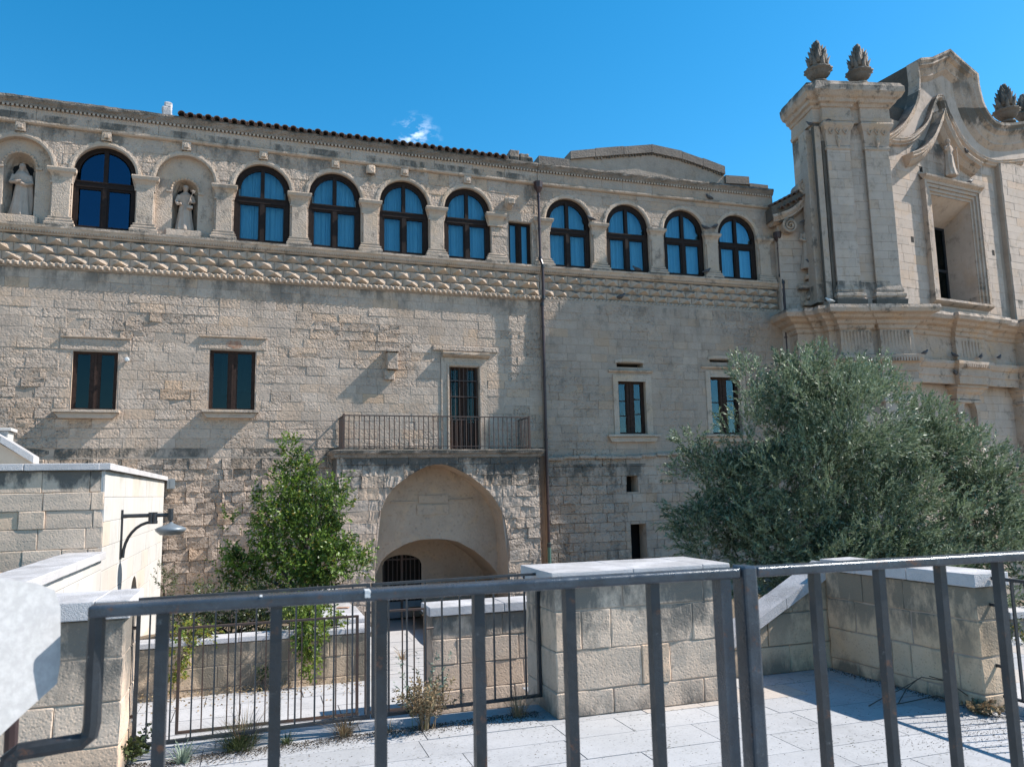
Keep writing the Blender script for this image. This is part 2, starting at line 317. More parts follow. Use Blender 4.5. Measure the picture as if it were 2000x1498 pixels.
def leafmat(name, c1, c2, under=None, tr=0.35, rough=0.45):
    n = NT(name); at = n.n('ShaderNodeAttribute', attribute_name='tint'); sp = n.n('ShaderNodeSeparateColor'); n.l(at.outputs['Color'], sp.inputs[0])
    col = n.mix(sp.outputs[0], c1, c2)
    col = n.mix(sp.outputs[2], col, (0.30, 0.20, 0.03))
    if under:
        g = n.n('ShaderNodeNewGeometry'); col = n.mix(n.math('MULTIPLY', g.outputs['Backfacing'], 0.85), col, under)
    n.l(col, n.b.inputs['Base Color']); n.b.inputs['Roughness'].default_value = rough; n.b.inputs['Specular IOR Level'].default_value = 0.45
    t = n.n('ShaderNodeBsdfTranslucent'); n.l(col, t.inputs[0]); x = n.n('ShaderNodeMixShader'); x.inputs[0].default_value = tr
    n.l(n.b.outputs[0], x.inputs[1]); n.l(t.outputs[0], x.inputs[2]); n.l(x.outputs[0], n.out.inputs[0]); return n.m
M['olive'] = leafmat('olive leaves', (0.05, 0.082, 0.038), (0.21, 0.265, 0.145), (0.24, 0.29, 0.20), 0.22, 0.5)
M['green'] = leafmat('pomegranate leaves', (0.04, 0.075, 0.015), (0.17, 0.26, 0.04), None, 0.35)
M['vine'] = leafmat('yellow green vine leaves', (0.10, 0.17, 0.03), (0.26, 0.30, 0.05), None, 0.4)
M['dark leaf'] = leafmat('dark shrub leaves', (0.035, 0.055, 0.02), (0.09, 0.11, 0.04), None, 0.25)
M['dry'] = leafmat('dry weed', (0.20, 0.13, 0.075), (0.33, 0.25, 0.14), None, 0.2, 0.8)
M['greygreen'] = leafmat('grey green weed', (0.16, 0.21, 0.15), (0.25, 0.30, 0.23), None, 0.2, 0.7)
M['petal'] = plain('violet petals', (0.35, 0.33, 0.62), 0.7)

# ---------------------------------------------------------------- masonry
def nz3(u, z, k=1.0, s=0.0): return noise.noise(Vector((u * k + s, z * k - s, s * 1.7)))
def rect_sub(r, holes):
    out = [r]
    for (a, b, c, d) in holes:
        nx = []
        for (u0, u1, z0, z1) in out:
            if b <= u0 or a >= u1 or d <= z0 or c >= z1: nx.append((u0, u1, z0, z1)); continue
            if a > u0: nx.append((u0, a, z0, z1))
            if b < u1: nx.append((b, u1, z0, z1))
            m0, m1 = max(u0, a), min(u1, b)
            if c > z0: nx.append((m0, m1, z0, c))
            if d < z1: nx.append((m0, m1, d, z1))
        out = nx
    return [q for q in out if q[1] - q[0] > 0.04 and q[3] - q[2] > 0.04]
def arch_fn(uc, r, zs): return (uc - r, uc + r, zs, lambda u: zs + math.sqrt(max(0, r * r - (u - uc) ** 2)))
def poly_fn(pts, zs):
    us = [p[0] for p in pts]; zz = [p[1] for p in pts]
    return (us[0], us[-1], zs, lambda u: float(np.interp(u, us, zz)))
def lo_at(u, arches, z0):
    lo = z0
    for (a, b, zs, fn) in arches:
        if a < u < b: lo = max(lo, fn(u))
    return lo
def one_block(u0, u1, z0, z1, v, amp, arches, wear, gap=0.0026, coarse=False):
    hit = any(a[0] < u1 and a[1] > u0 and z1 > a[2] and z0 < a[3]((a[0] + a[1]) / 2) for a in arches)
    runs = []
    if hit:
        us = np.linspace(u0, u1, 14); ok = [z1 - lo_at(u, arches, z0) > 0.03 for u in us]; st = None
        for i, k in enumerate(ok + [False]):
            if k and st is None: st = i
            if not k and st is not None:
                if i - st > 1: runs.append((us[st], us[i - 1]))
                st = None
    else: runs = [(u0, u1)]
    res = []
    for (a, b) in runs:
        if b - a < 0.03: continue
        g = gap; a += g; b -= g; w = b - a; c = min(0.011, w * 0.2); zt = z1 - g
        if hit: cols = [a, a + c] + list(np.linspace(a + c, b - c, 8))[1:-1] + [b - c, b]
        elif coarse: cols = [a, a + c, b - c, b]
        else: cols = [a, a + c] + list(np.linspace(a + c, b - c, 3 if w < 0.8 else 4))[1:-1] + [b - c, b]
        rows = [0, 1, 2, 3, 4] if (amp > 0.006 and not coarse) else [0, 1, 3, 4]
        vs = []; nc = len(cols); nr = len(rows); sd = random.random() * 90
        for rI in rows:
            for i, u in enumerate(cols):
                lo = lo_at(u, arches, z0) + g if hit else z0 + g
                h = max(zt - lo, 0.002); cz = min(0.010, h * 0.3)
                z = {0: lo, 1: lo + cz, 2: lo + h / 2, 3: zt - cz, 4: zt}[rI]
                edge = rI in (0, 4) or i in (0, nc - 1)
                dv = 0.0034 * (0.5 + 2.2 * wear) if edge else 0
                dv += amp * (0.9 * nz3(u, z, 5.5, sd) + 0.8 * (random.random() - 0.5))
                ju = (random.random() - 0.5) * min(0.010, amp) * (1 if edge else 0.5)
                vs.append((u + (ju if 0 < i < nc - 1 else ju * 0.4), v + dv, z + ju * 0.6))
        fs = [(r * nc + i, r * nc + i + 1, (r + 1) * nc + i + 1, (r + 1) * nc + i) for r in range(nr - 1) for i in range(nc - 1)]
        ring = [i for i in range(nc)] + [r * nc + nc - 1 for r in range(1, nr)] + [(nr - 1) * nc + i for i in range(nc - 2, -1, -1)] + [r * nc for r in range(nr - 2, 0, -1)]
        k0 = len(vs); vs += [(vs[i][0], v + 0.05, vs[i][2]) for i in ring]; L = len(ring)
        fs += [(ring[(i + 1) % L], ring[i], k0 + i, k0 + (i + 1) % L) for i in range(L)]
        res.append((vs, fs))
    return res
def masonry(fr, u0, u1, z0, z1, ch, ln, v=0.0, holes=(), arches=(), wear=lambda u, z: 0.3, base_amp=0.002, rough_amp=0.024, proud=0.004, tintv=0.08, coarse=False, zcut=None):
    out = []; z = z0; row = 0
    while z < z1 - 0.02:
        h = ch * random.uniform(0.93, 1.07); zt = min(z1, z + h)
        if z1 - zt < ch * 0.4: zt = z1
        u = u0 - random.uniform(0, 1) * ln
        while u < u1:
            w = ln * random.choice((0.55, 0.8, 1, 1, 1.15, 1.4)); a, b = max(u, u0), min(u + w, u1); u += w
            if b - a < 0.05: continue
            wr = wear((a + b) / 2, (z + zt) / 2)
            pv = v + random.uniform(-proud, proud) * (1 + 1.5 * wr); amp = base_amp + rough_amp * wr
            t = (1 + random.uniform(-tintv, tintv), wr, max(0.0, random.gauss(0.0, 0.28) - 0.12))
            for q in rect_sub((a, b, z, zt), holes):
                for (vs, fs) in one_block(*q, pv, amp, arches, wr, coarse=coarse):
                    wx = fr.w((q[0] + q[1]) / 2, v, 0); D = math.hypot(wx[0], wx[1])
                    out.append(((q[1] - q[0]) * (q[3] - q[2]) / D ** 2, vs, fs, t))
        z = zt; row += 1
    return out
def emit(blocks, parent, mat, n=300, name='stone', rest='masonry'):
    blocks = sorted(blocks, key=lambda b: -b[0])
    for (a, vs, fs, t) in blocks[:n]: MB().add(vs, fs, t).build(name, mat, parent)
    if len(blocks) > n:
        m = MB()
        for (a, vs, fs, t) in blocks[n:]: m.add(vs, fs, t)
        m.build(rest, mat, parent, kind='stuff')
def sheet(m, u0, u1, z0, z1, holes=(), arches=(), v=0.0):
    us = {u0, u1}
    for h in holes: us |= {h[0], h[1]}
    for a in arches: us |= set(np.linspace(a[0], a[1], 25))
    us = sorted(x for x in us if u0 <= x <= u1)
    for a, b in zip(us, us[1:]):
        if b - a < 1e-5: continue
        mid = (a + b) / 2; hs_ = []
        for h in holes:
            if h[0] < mid < h[1]: hs_.append((h[2], h[3], h[3]))
        for q in arches:
            if q[0] < mid < q[1]: hs_.append((q[2], q[3](a), q[3](b)))
        hs_.sort(); za = zb = z0
        merged = []
        for h in hs_:
            lo, ta, tb = h
            if lo > za + 1e-4 or lo > zb + 1e-4: merged.append((za, zb, lo, lo))
            za, zb = max(za, ta), max(zb, tb)
        merged.append((za, zb, z1, z1))
        for (p, q, r, s) in merged:
            if r <= p + 1e-4 and s <= q + 1e-4: continue
            m.add([(a, v, p), (b, v, q), (b, v, s), (a, v, r)], [(0, 1, 2, 3)])
    return m
def reveal(m, pts, v0, v1, close=True):
    """side walls of an opening along an outline of (u,z)"""
    n = len(pts); vs = [(p[0], v0, p[1]) for p in pts] + [(p[0], v1, p[1]) for p in pts]
    fs = [(i, (i + 1) % n, n + (i + 1) % n, n + i) for i in range(n if close else n - 1)]
    return m.add(vs, fs)
def rect_pts(a, b, c, d): return [(a, c), (b, c), (b, d), (a, d)]
def arch_pts(uc, r, zb, zs, n=20): return [(uc - r, zb), (uc + r, zb)] + [(uc + r * math.cos(math.pi * i / n), zs + r * math.sin(math.pi * i / n)) for i in range(n + 1)]
def prism(m, pts, v0, v1, t=(1, 0, 0)):
    n = len(pts); vs = [(p[0], v0, p[1]) for p in pts] + [(p[0], v1, p[1]) for p in pts]
    tri = tessellate_polygon([[Vector((p[0], p[1], 0)) for p in pts]])
    fs = [tuple(q) for q in tri] + [tuple(n + i for i in reversed(q)) for q in tri] + [(i, (i + 1) % n, n + (i + 1) % n, n + i) for i in range(n)]
    return m.add(vs, fs, t)
def sweep(m, path, prof, step=0.25, jit=0.005, caps=True):
    """moulding along a plan path (u,v); prof is (out, z), out to the viewer's side (right hand of the path)"""
    P = [path[0]]
    for a, b in zip(path, path[1:]):
        L = math.hypot(b[0] - a[0], b[1] - a[1]); k = max(1, int(L / step))
        for i in range(1, k + 1): P.append((a[0] + (b[0] - a[0]) * i / k, a[1] + (b[1] - a[1]) * i / k))
    n = len(P); vs = []; fs = []; c = len(prof)
    def nrm(a, b): dx, dy = b[0] - a[0], b[1] - a[1]; L = math.hypot(dx, dy) or 1; return (dy / L, -dx / L)
    for i, p in enumerate(P):
        n1 = nrm(P[max(i - 1, 0)], p) if i else nrm(p, P[1]); n2 = nrm(p, P[min(i + 1, n - 1)]) if i < n - 1 else n1
        k = max(1 + n1[0] * n2[0] + n1[1] * n2[1], 0.35); mx_, my_ = (n1[0] + n2[0]) / k, (n1[1] + n2[1]) / k
        for (o, z) in prof:
            j = random.uniform(-jit, jit); vs.append((p[0] + mx_ * (o + j), p[1] + my_ * (o + j), z + random.uniform(-jit, jit) * 0.6))
    for i in range(n - 1):
        for k in range(c - 1): fs.append((i * c + k, (i + 1) * c + k, (i + 1) * c + k + 1, i * c + k + 1))
    if caps: fs += [tuple(range(c - 1, -1, -1)), tuple((n - 1) * c + k for k in range(c))]
    return m.add(vs, fs)
def band(m, curve, layers, inward):
    """layers (d0,d1,v) following a curve of (u,z); inward = +1/-1 side"""
    n = len(curve); N = []
    for i in range(n):
        a, b = curve[max(i - 1, 0)], curve[min(i + 1, n - 1)]; dx, dz = b[0] - a[0], b[1] - a[1]; L = math.hypot(dx, dz) or 1
        N.append((dz / L * inward, -dx / L * inward))
    lines = []
    for (d0, d1, v) in layers: lines += [(d0, v), (d1, v)]
    vs = []; c = len(lines)
    for p, q in zip(curve, N):
        for (d, v) in lines: vs.append((p[0] + q[0] * d, v + random.uniform(-.006, .006), p[1] + q[1] * d))
    fs = [(i * c + k, (i + 1) * c + k, (i + 1) * c + k + 1, i * c + k + 1) for i in range(n - 1) for k in range(c - 1)]
    fs += [tuple(range(c)), tuple((n - 1) * c + k for k in range(c))]
    return m.add(vs, fs)
def smooth_curve(pts, k=5):
    out = []
    for i in range(len(pts) - 1):
        p0 = pts[max(i - 1, 0)]; p1 = pts[i]; p2 = pts[i + 1]; p3 = pts[min(i + 2, len(pts) - 1)]
        for j in range(k):
            t = j / k
            out.append(tuple(0.5 * ((2 * p1[a]) + (-p0[a] + p2[a]) * t + (2 * p0[a] - 5 * p1[a] + 4 * p2[a] - p3[a]) * t * t + (-p0[a] + 3 * p1[a] - 3 * p2[a] + p3[a]) * t ** 3) for a in (0, 1)))
    return out + [pts[-1]]
def rock(m, x0, x1, y0, y1, z0, z1, amp=0.006, bev=0.012, seg=0.22, t=(1, 0.5, 0), sd=None):
    """block with rounded, slightly uneven faces"""
    sd = random.random() * 50 if sd is None else sd
    def ax(a, b): k = max(1, min(4, int(round((b - a) / seg)))); return [a, a + bev] + list(np.linspace(a + bev, b - bev, k + 1))[1:-1] + [b - bev, b]
    X, Y, Z = ax(x0, x1), ax(y0, y1), ax(z0, z1); c = Vector(((x0 + x1) / 2, (y0 + y1) / 2, (z0 + z1) / 2)); idx = {}; vs = []
    def vid(i, j, k):
        if (i, j, k) in idx: return idx[(i, j, k)]
        p = Vector((X[i], Y[j], Z[k])); q = Vector((min(max(p.x, x0 + bev), x1 - bev), min(max(p.y, y0 + bev), y1 - bev), min(max(p.z, z0 + bev), z1 - bev)))
        d = p - q; 
        if d.length > 1e-6: d.normalize(); p = q + d * bev
        e = noise.noise(p * 6 + Vector((sd, 0, 0))) * amp + (random.random() - 0.5) * amp * 0.7; p = p + (d * e if d.length > 0 else Vector())
        idx[(i, j, k)] = len(vs); vs.append(tuple(p)); return idx[(i, j, k)]
    nx, ny, nz = len(X) - 1, len(Y) - 1, len(Z) - 1; fs = []
    for i in range(nx):
        for k in range(nz):
            fs.append((vid(i, 0, k), vid(i + 1, 0, k), vid(i + 1, 0, k + 1), vid(i, 0, k + 1))); fs.append((vid(i, ny, k + 1), vid(i + 1, ny, k + 1), vid(i + 1, ny, k), vid(i, ny, k)))
    for j in range(ny):
        for k in range(nz):
            fs.append((vid(0, j, k + 1), vid(0, j + 1, k + 1), vid(0, j + 1, k), vid(0, j, k))); fs.append((vid(nx, j, k), vid(nx, j + 1, k), vid(nx, j + 1, k + 1), vid(nx, j, k + 1)))
    for i in range(nx):
        for j in range(ny):
            fs.append((vid(i, j, nz), vid(i + 1, j, nz), vid(i + 1, j + 1, nz), vid(i, j + 1, nz)))
    return m.add(vs, fs, t)
def block_wall(th, x0, x1, y0, y1, z0, rows, ln, mat, zt=None, topfn=None, amp=0.006, g=0.004, tv=0.07, coresub=0.010, seg=0.22, amp_r=None, bev=0.009, core=True):
    """free-standing wall of full-thickness blocks, rows = list of course heights, topfn(x)->z limits the height"""
    z = z0
    for ri, h in enumerate(rows):
        x = x0 - (0 if ri % 2 else ln * 0.5)
        while x < x1 - 0.02:
            w = ln * random.choice((0.35, 0.8, 1, 1.1, 1.3)); a, b = max(x, x0), min(x + w, x1); x += w
            if x1 - b < 0.12: b = x1; x = x1
            if b - a < 0.04: continue
            zt_ = z + h
            if topfn:
                ta, tb = topfn(a), topfn(b)
                if max(ta, tb) < z + 0.05: continue
                m = MB(); p = random.uniform(-.004, .004)
                rock(m, a + g, b - g, y0 + p, y1 - p, z + g, zt_ - g, amp, bev, seg, (1 + random.uniform(-tv, tv), 0.6, max(0, random.gauss(0, 0.2) - 0.1)))
                m.v = [(q[0], q[1], min(q[2], ta + (tb - ta) * (q[0] - a) / (b - a) - 0.004)) for q in m.v]
                m.build('stone', mat, th); continue
            m = MB(); p = random.uniform(-.005, .005)
            rock(m, a + g, b - g, y0 + p, y1 - p, z + g, zt_ - g, amp, bev, seg, (1 + random.uniform(-tv, tv), 0.6, max(0, random.gauss(0, 0.2) - 0.1)))
            m.build('stone', mat, th)
        z += h
    if core:
        zt_ = z if not topfn else None
        c = MB()
        if topfn:
            prism(c, [(x0 + coresub, z0), (x1 - coresub, z0), (x1 - coresub, min(z, topfn(x1)) - 0.03), (x0 + coresub, max(z0 + .01, min(z, topfn(x0)) - 0.03))], y0 + coresub, y1 - coresub)
        else: c.box(x0 + coresub, x1 - coresub, y0 + coresub, y1 - coresub, z0, z - 0.005)
        c.build('mortar_core', M['mortar'], th)

# ================================================================ SETTING: ground
g = MB(); g.add([(-600, -200, -2.3), (600, -200, -2.3), (600, 1000, -2.3), (-600, 1000, -2.3)], [(0, 1, 2, 3)])
o = g.build('ground', M['ground']); o['kind'] = 'structure'
# lower court: level floor then sloping down to the porch
def court_z(v): return -0.47 if v < 3.6 else (-0.47 - (v - 3.6) / 8.0 * 1.15 if v < 11.6 else -1.62)
court = bpy.data.objects.new('court_floor', None); COL.objects.link(court); court.location = (T.o[0], T.o[1], 0); court.rotation_euler = (0, 0, T.ang); court['kind'] = 'structure'
m = MB(); vv = [0.3, 3.6, 11.6, 17.5]
for a, b in zip(vv, vv[1:]): m.add([(-6.5, a, court_z(a) - .035), (2.5, a, court_z(a) - .035), (2.5, b, court_z(b) - .035), (-6.5, b, court_z(b) - .035)], [(0, 1, 2, 3)])
m.box(-6.5, 2.5, 0.3, 17.5, -2.29, -1.72)
m.build('paving_bed', M['pavejoint'], court)
cnt = 0; v = 0.62
while v < 14:
    dv = 0.52; u = -4.6 - random.random()
    while u < 1.6:
        w = random.choice((0.7, 0.9, 1.1)); a, b = u, u + w; u += w
        if v > 3.8 and a < -2.0: continue
        m = MB(); g_ = 0.006; zA, zB = court_z(v), court_z(v + dv); e = random.uniform(-.003, .003); t = (1 + random.uniform(-.06, .05), 0.5, 0)
        m.add([(a + g_, v + g_, zA + e), (b - g_, v + g_, zA + e), (b - g_, v + dv - g_, zB + e), (a + g_, v + dv - g_, zB + e),
               (a + g_, v + g_, zA - .05), (b - g_, v + g_, zA - .05), (b - g_, v + dv - g_, zB - .05), (a + g_, v + dv - g_, zB - .05)],
              [(0, 1, 2, 3), (4, 5, 1, 0), (5, 6, 2, 1), (6, 7, 3, 2), (7, 4, 0, 3)], t)
        m.build('paving_stone', M['courtfloor'], court); cnt += 1
    v += dv
# steps between terrace and court
st = bpy.data.objects.new('court_step', None); COL.objects.link(st); st.location = (T.o[0], T.o[1], 0); st.rotation_euler = (0, 0, T.ang); st['kind'] = 'structure'
for k, (v0, v1, z) in enumerate(((0.16, 0.42, -0.16), (0.42, 0.62, -0.31))):
    u = -4.4
    while u < 0.0:
        w = random.uniform(0.9, 1.3); m = MB(); rock(m, u + .004, min(u + w, 0.05) - .004, v0 + 0.002, v1 + .03, z - 0.3, z, .003, .01, .5, (1 + random.uniform(-.05, .05), .5, 0)); m.build('step_stone', M['cap'], st); u += w
# terrace with its slabs
ter = bpy.data.objects.new('terrace', None); COL.objects.link(ter); ter.location = (T.o[0], T.o[1], 0); ter.rotation_euler = (0, 0, T.ang); ter['kind'] = 'structure'
m = MB(); m.box(-5.2, 0.1, -6.8, 0.15, -1.0, -0.009); m.box(0.1, 6.0, -6.8, 0.5, -1.0, -0.009); m.build('terrace_bed', M['pavejoint'], ter)
v = -3.9; r_ = 0
while v < 0.5:
    dv = 0.405 if r_ % 3 else 0.46; r_ += 1; u = -5.2 + random.uniform(-.5, 0)
    while u < 5.8:
        w = random.choice((0.55, 0.8, 0.95, 1.1)); a, b = u, u + w; u += w
        v1 = v + dv
        if v >= 0.14 and b < 0.1: continue
        if v < 0.15 < v1 and a < 0.1: v1 = 0.15
        g_ = 0.004; e = random.uniform(-.002, .002); warm = 0.55 if random.random() < 0.06 else 0; m = MB()
        t = (1 + random.uniform(-.07, .05), 0.5, warm)
        m.add([(a + g_, v + g_, e), (b - g_, v + g_, e), (b - g_, v1 - g_, e), (a + g_, v1 - g_, e), (a + g_, v + g_, -.008), (b - g_, v + g_, -.008), (b - g_, v1 - g_, -.008), (a + g_, v1 - g_, -.008)],
              [(0, 1, 2, 3), (4, 5, 1, 0), (5, 6, 2, 1), (6, 7, 3, 2), (7, 4, 0, 3)], t)
        m.build('paving_stone', M['pave'], ter)
    v += dv
m = MB(); m.box(-12, 12, -4, 1.9, -1.2, 0.45); o = m.build('street_pavement', M['pave']); o['kind'] = 'structure'

# ================================================================ LEFT WING
LW = thing('convent_wing', 'left wing of the long pale stone convent, with arcaded upper storey, statues and arched porch', 'building', fr=FA)
UL, ZB = -14.6, -2.3
w1 = (-9.67, -8.69, 4.03, 5.46); w2 = (-6.59, -5.49, 4.07, 5.61); dr = (-0.31, 0.56, 3.06, 5.39); rw = (1.56, 2.29, 8.5, 9.82)
ARC = [-11.05, -9.17, -7.31, -5.40, -3.50, -1.57, 0.30]; RA = 0.71; ZS = 9.99; ZSill = 8.5
def wearA(u, z):
    q = noise.noise(Vector((u * 0.42 + 3, z * 0.6, 1.3))) + 0.5 * noise.noise(Vector((u * 1.9, z * 2.6, 4)))
    k = min(1, max(0, 0.42 + 1.5 * q))
    if -1.0 < u < 1.3: k *= 0.4
    if z > 6.6: k *= 0.45
    return k
trimholes = [(w1[0] - .02, w1[1] + .02, w1[2] - .06, w1[3] + .02), (w2[0] - .02, w2[1] + .02, w2[2] - .06, w2[3] + .02), (dr[0] - .24, dr[1] + .24, 2.9, dr[3] + .26),
             (w1[0] - .3, w1[1] + .3, w1[3] + .02, w1[3] + .33), (w2[0] - .2, w2[1] + .2, w2[3] + .02, w2[3] + .33)]
inner = [FA.hit(*p) for p in ((733, 1112), (745, 1095), (760, 1080), (793.6, 1061), (820, 1054), (847, 1052), (870, 1053), (893.7, 1057), (927, 1075), (955, 1098), (974, 1122), (985, 1150), (990, 1180))]
inner[0] = (inner[0][0], -0.25)
innA = poly_fn(inner, -2.4)
B1 = masonry(FA, UL, JU - 0.02, 2.86, 7.44, 0.238, 0.50, holes=trimholes, wear=wearA)
B0 = masonry(FA, UL, -3.35, ZB, 2.86, 0.27, 0.42, v=-0.05, wear=lambda u, z: 0.8 + 0.5 * nz3(u, z, 0.8), rough_amp=0.035, proud=0.010, base_amp=0.010)
B0 += masonry(FA, 1.9, JU - 0.12, ZB, 2.86, 0.27, 0.3, v=0.05, wear=lambda u, z: 1.0, rough_amp=0.03)
emit(B1 + B0, LW, M['facade'], 300)
m = MB(); sheet(m, UL, JU, 2.86, 7.5, holes=trimholes, v=0.010); sheet(m, UL, -3.2, ZB, 2.9, v=-0.01); sheet(m, 1.9, JU, ZB, 2.9, v=0.09)
m.build('mortar_joints', M['mortar'], LW)
# arcade storey
arch = [arch_fn(u, RA, ZS) for u in ARC]; arcrect = [(u - RA, u + RA, ZSill - .1, ZS) for u in ARC]
BA = masonry(FA, UL, JU - 0.02, ZSill, 11.02, 0.27, 0.6, v=0.0, holes=arcrect + [rw], arches=arch, wear=lambda u, z: 0.35 + 0.5 * max(0, nz3(u, z, 1.4)), rough_amp=0.016, base_amp=0.003, tintv=0.07)
emit(BA, LW, M['facade'], 60, name='arcade_stone', rest='arcade_masonry')
m = MB(); sheet(m, UL, JU, ZSill - .1, 11.5, holes=arcrect + [rw], arches=arch, v=0.010)
for i, u in enumerate(ARC):
    reveal(m, arch_pts(u, RA, ZSill, ZS), 0.004, 0.34 if i not in (0, 2) else 0.17)
m.build('arcade_backing', M['trim'], LW)
BB = masonry(FA, UL, JU - .02, 11.14, 11.44, 0.30, 1.0, wear=lambda u, z: 0.2, v=-0.02, tintv=0.05, coarse=True)
emit(BB, LW, M['facade'], 40, name='band_stone', rest='band_masonry')
def rope(name, th, u0, u1, zc, v, R0=0.055, pitch=0.115):
    m = MB(); n = int((u1 - u0) / 0.02); c = 9; vs = []
    for i in range(n + 1):
        u = u0 + (u1 - u0) * i / n; k = 0.8 + 0.35 * noise.noise(Vector((u * 0.9, 0, 3)))
        for j in range(c):
            a = math.pi * 2 * j / c; ph = (u / pitch * 2 * math.pi + a * 2.0); r = R0 * (0.80 + 0.32 * k * math.cos(ph))
            vs.append((u, v - r * 1.1 * math.cos(a), zc + r * math.sin(a)))
    fs = [(i * c + j, i * c + (j + 1) % c, (i + 1) * c + (j + 1) % c, (i + 1) * c + j) for i in range(n) for j in range(c)]
    m.add(vs, fs).build(name, M['trim'], th)
def diamonds(th, u0, u1, zt, rowh, nrow, w, v, gone=()):
    me = []
    for k in range(5):
        m = MB(); dd = 0.155 + random.uniform(-.02, .012); a, b = w / 2 - .005, rowh / 2 - .005; sx, sz = random.uniform(-.02, .02), random.uniform(-.015, .01)
        vs = [(-a, 0, -b), (a, 0, -b), (a, 0, b), (-a, 0, b), (sx - .008, -dd, sz - .006), (sx + .008, -dd, sz - .006), (sx + .008, -dd, sz + .006), (sx - .008, -dd, sz + .006)]
        vs = [(x, y - 0.004 if i < 4 else y, z) for i, (x, y, z) in enumerate(vs)] + [(-a, .05, -b), (a, .05, -b), (a, .05, b), (-a, .05, b)]
        m.add(vs, [(0, 1, 5, 4), (1, 2, 6, 5), (2, 3, 7, 6), (3, 0, 4, 7), (4, 5, 6, 7), (8, 9, 1, 0), (9, 10, 2, 1), (10, 11, 3, 2), (11, 8, 0, 3)], (1 + random.uniform(-.08, .08), 0.4, 0)); me.append(m.mesh('diamond_stone', M['trim']))
    for r in range(nrow):
        z = zt - rowh * (r + 0.5); u = u0 + (w / 2 if r % 2 else 0)
        while u < u1 - w * 0.2:
            link('diamond_stone', random.choice(me), th, (u + w / 2 if u + w < u1 + 0.02 else u1 - w / 2, v, z)); u += w
def mouldings(th, u0, u1, tiles):
    m = MB(); sweep(m, [(u0, 0), (u1, 0)], [(-.02, 11.02), (.05, 11.03), (.085, 11.06), (.09, 11.11), (.03, 11.135), (-.02, 11.14)]); m.build('string_moulding', M['trim'], th)
    m = MB(); u = u0
    while u < u1 - .05: m.box(u, u + 0.05, -0.075, 0, 11.435, 11.49); u += 0.098
    m.build('dentils', M['trim'], th, kind='stuff')
    m = MB(); sweep(m, [(u0, 0), (u1, 0)], [(-.05, 11.49), (.06, 11.49), (.08, 11.54), (.12, 11.59), (.145, 11.64), (.13, 11.69), (0.03, 11.74), (-.5, 11.76)], 0.14, 0.018); m.build('cornice', M['cornice'], th)
    m = MB(); sweep(m, [(u0, 0), (u1, 0)], [(-.02, 8.27), (.04, 8.28), (.05, 8.32), (.10, 8.36), (.115, 8.40), (.15, 8.44), (.155, 8.495), (.09, 8.51), (-.3, 8.52)], 0.2, 0.006); m.build('sill_moulding', M['trim'], th)
    m = MB(); u = u0
    while u < u1 - .03: m.box(u, u + 0.03, -0.10, -0.05, 8.315, 8.355); u += 0.062
    m.build('sill_beading', M['trim'], th, kind='stuff')
    m = MB(); m.box(u0, u1, 0.03, 0.35, 7.44, 8.3); m.box(u0, u1, -0.03, 0.03, 7.44, 7.55); m.build('frieze_backing', M['mortar'], th)
mouldings(LW, UL, JU - .01, True)
rope('rope_moulding', LW, UL, JU - .01, 7.53, -0.045, 0.075, 0.15)
diamonds(LW, UL + 0.1, JU - .02, 8.27, 0.225, 3, 0.46, 0.02)
# archivolts with little lobes, capitals, bases, keystones
def archivolt_mesh(r):
    m = MB(); n = 26; vs = []; pr = [(r - 0.005, 0.02), (r - 0.005, -0.012), (r + 0.045, -0.026), (r + 0.085, -0.018), (r + 0.095, 0.02)]
    for i in range(n * 2 + 1):
        a = math.pi * i / (n * 2); lob = 1 if i % 4 in (1, 2, 3) else 0
        for j, (q, y) in enumerate(pr): vs.append(((q + (0.028 * lob if j >= 3 else 0)) * math.cos(a), y, (q + (0.028 * lob if j >= 3 else 0)) * math.sin(a)))
    c = len(pr); m.add(vs, [(i * c + k, i * c + k + 1, (i + 1) * c + k + 1, (i + 1) * c + k) for i in range(n * 2) for k in range(c - 1)]); return m.mesh('archivolt', M['trim'])
def cap_mesh(name, w, prof):
    m = MB(); sweep(m, [(-w / 2, .05), (-w / 2, 0), (w / 2, 0), (w / 2, .05)], prof, 0.3, 0.005)
    m.add([(-w / 2 - prof[-1][0], .05, prof[-1][1]), (w / 2 + prof[-1][0], .05, prof[-1][1]), (w / 2 + prof[-1][0], -prof[-1][0], prof[-1][1]), (-w / 2 - prof[-1][0], -prof[-1][0], prof[-1][1])], [(0, 1, 2, 3)])
    return m.mesh(name, M['trim'])
def keystone_mesh():
    m = MB(); rock(m, -0.11, 0.11, -0.08, 0.02, -0.12, 0.12, 0.012, 0.02, 0.1); rock(m, -0.06, 0.06, -0.12, -0.06, -0.07, 0.05, 0.01, 0.02, 0.1); return m.mesh('keystone', M['trim'])
AV = archivolt_mesh(RA); KS = keystone_mesh()
PW = 0.42
CAPP = [(0.0, -0.40), (.03, -.39), (.03, -.35), (.005, -.34), (.01, -.22), (.05, -.14), (.10, -.10), (.115, -.03), (.10, 0.0)]
BASP = [(.115, 0), (.12, .08), (.08, .11), (.09, .16), (.04, .2), (.05, .24), (0.0, .28)]
PIER = cap_mesh('capital', PW, CAPP); BASE = cap_mesh('pier_base', PW, BASP)
def pier_shaft(w):
    m = MB(); rock(m, -w / 2, w / 2, -0.045, 0.05, 0.24, 1.14, 0.004, 0.012, 0.2); return m.mesh('pier_shaft', M['trim'])
SH = pier_shaft(PW - .02)
for i, u in enumerate(ARC):
    link('archivolt', AV, LW, (u, 0, ZS)); link('keystone', KS, LW, (u, 0, 10.93))
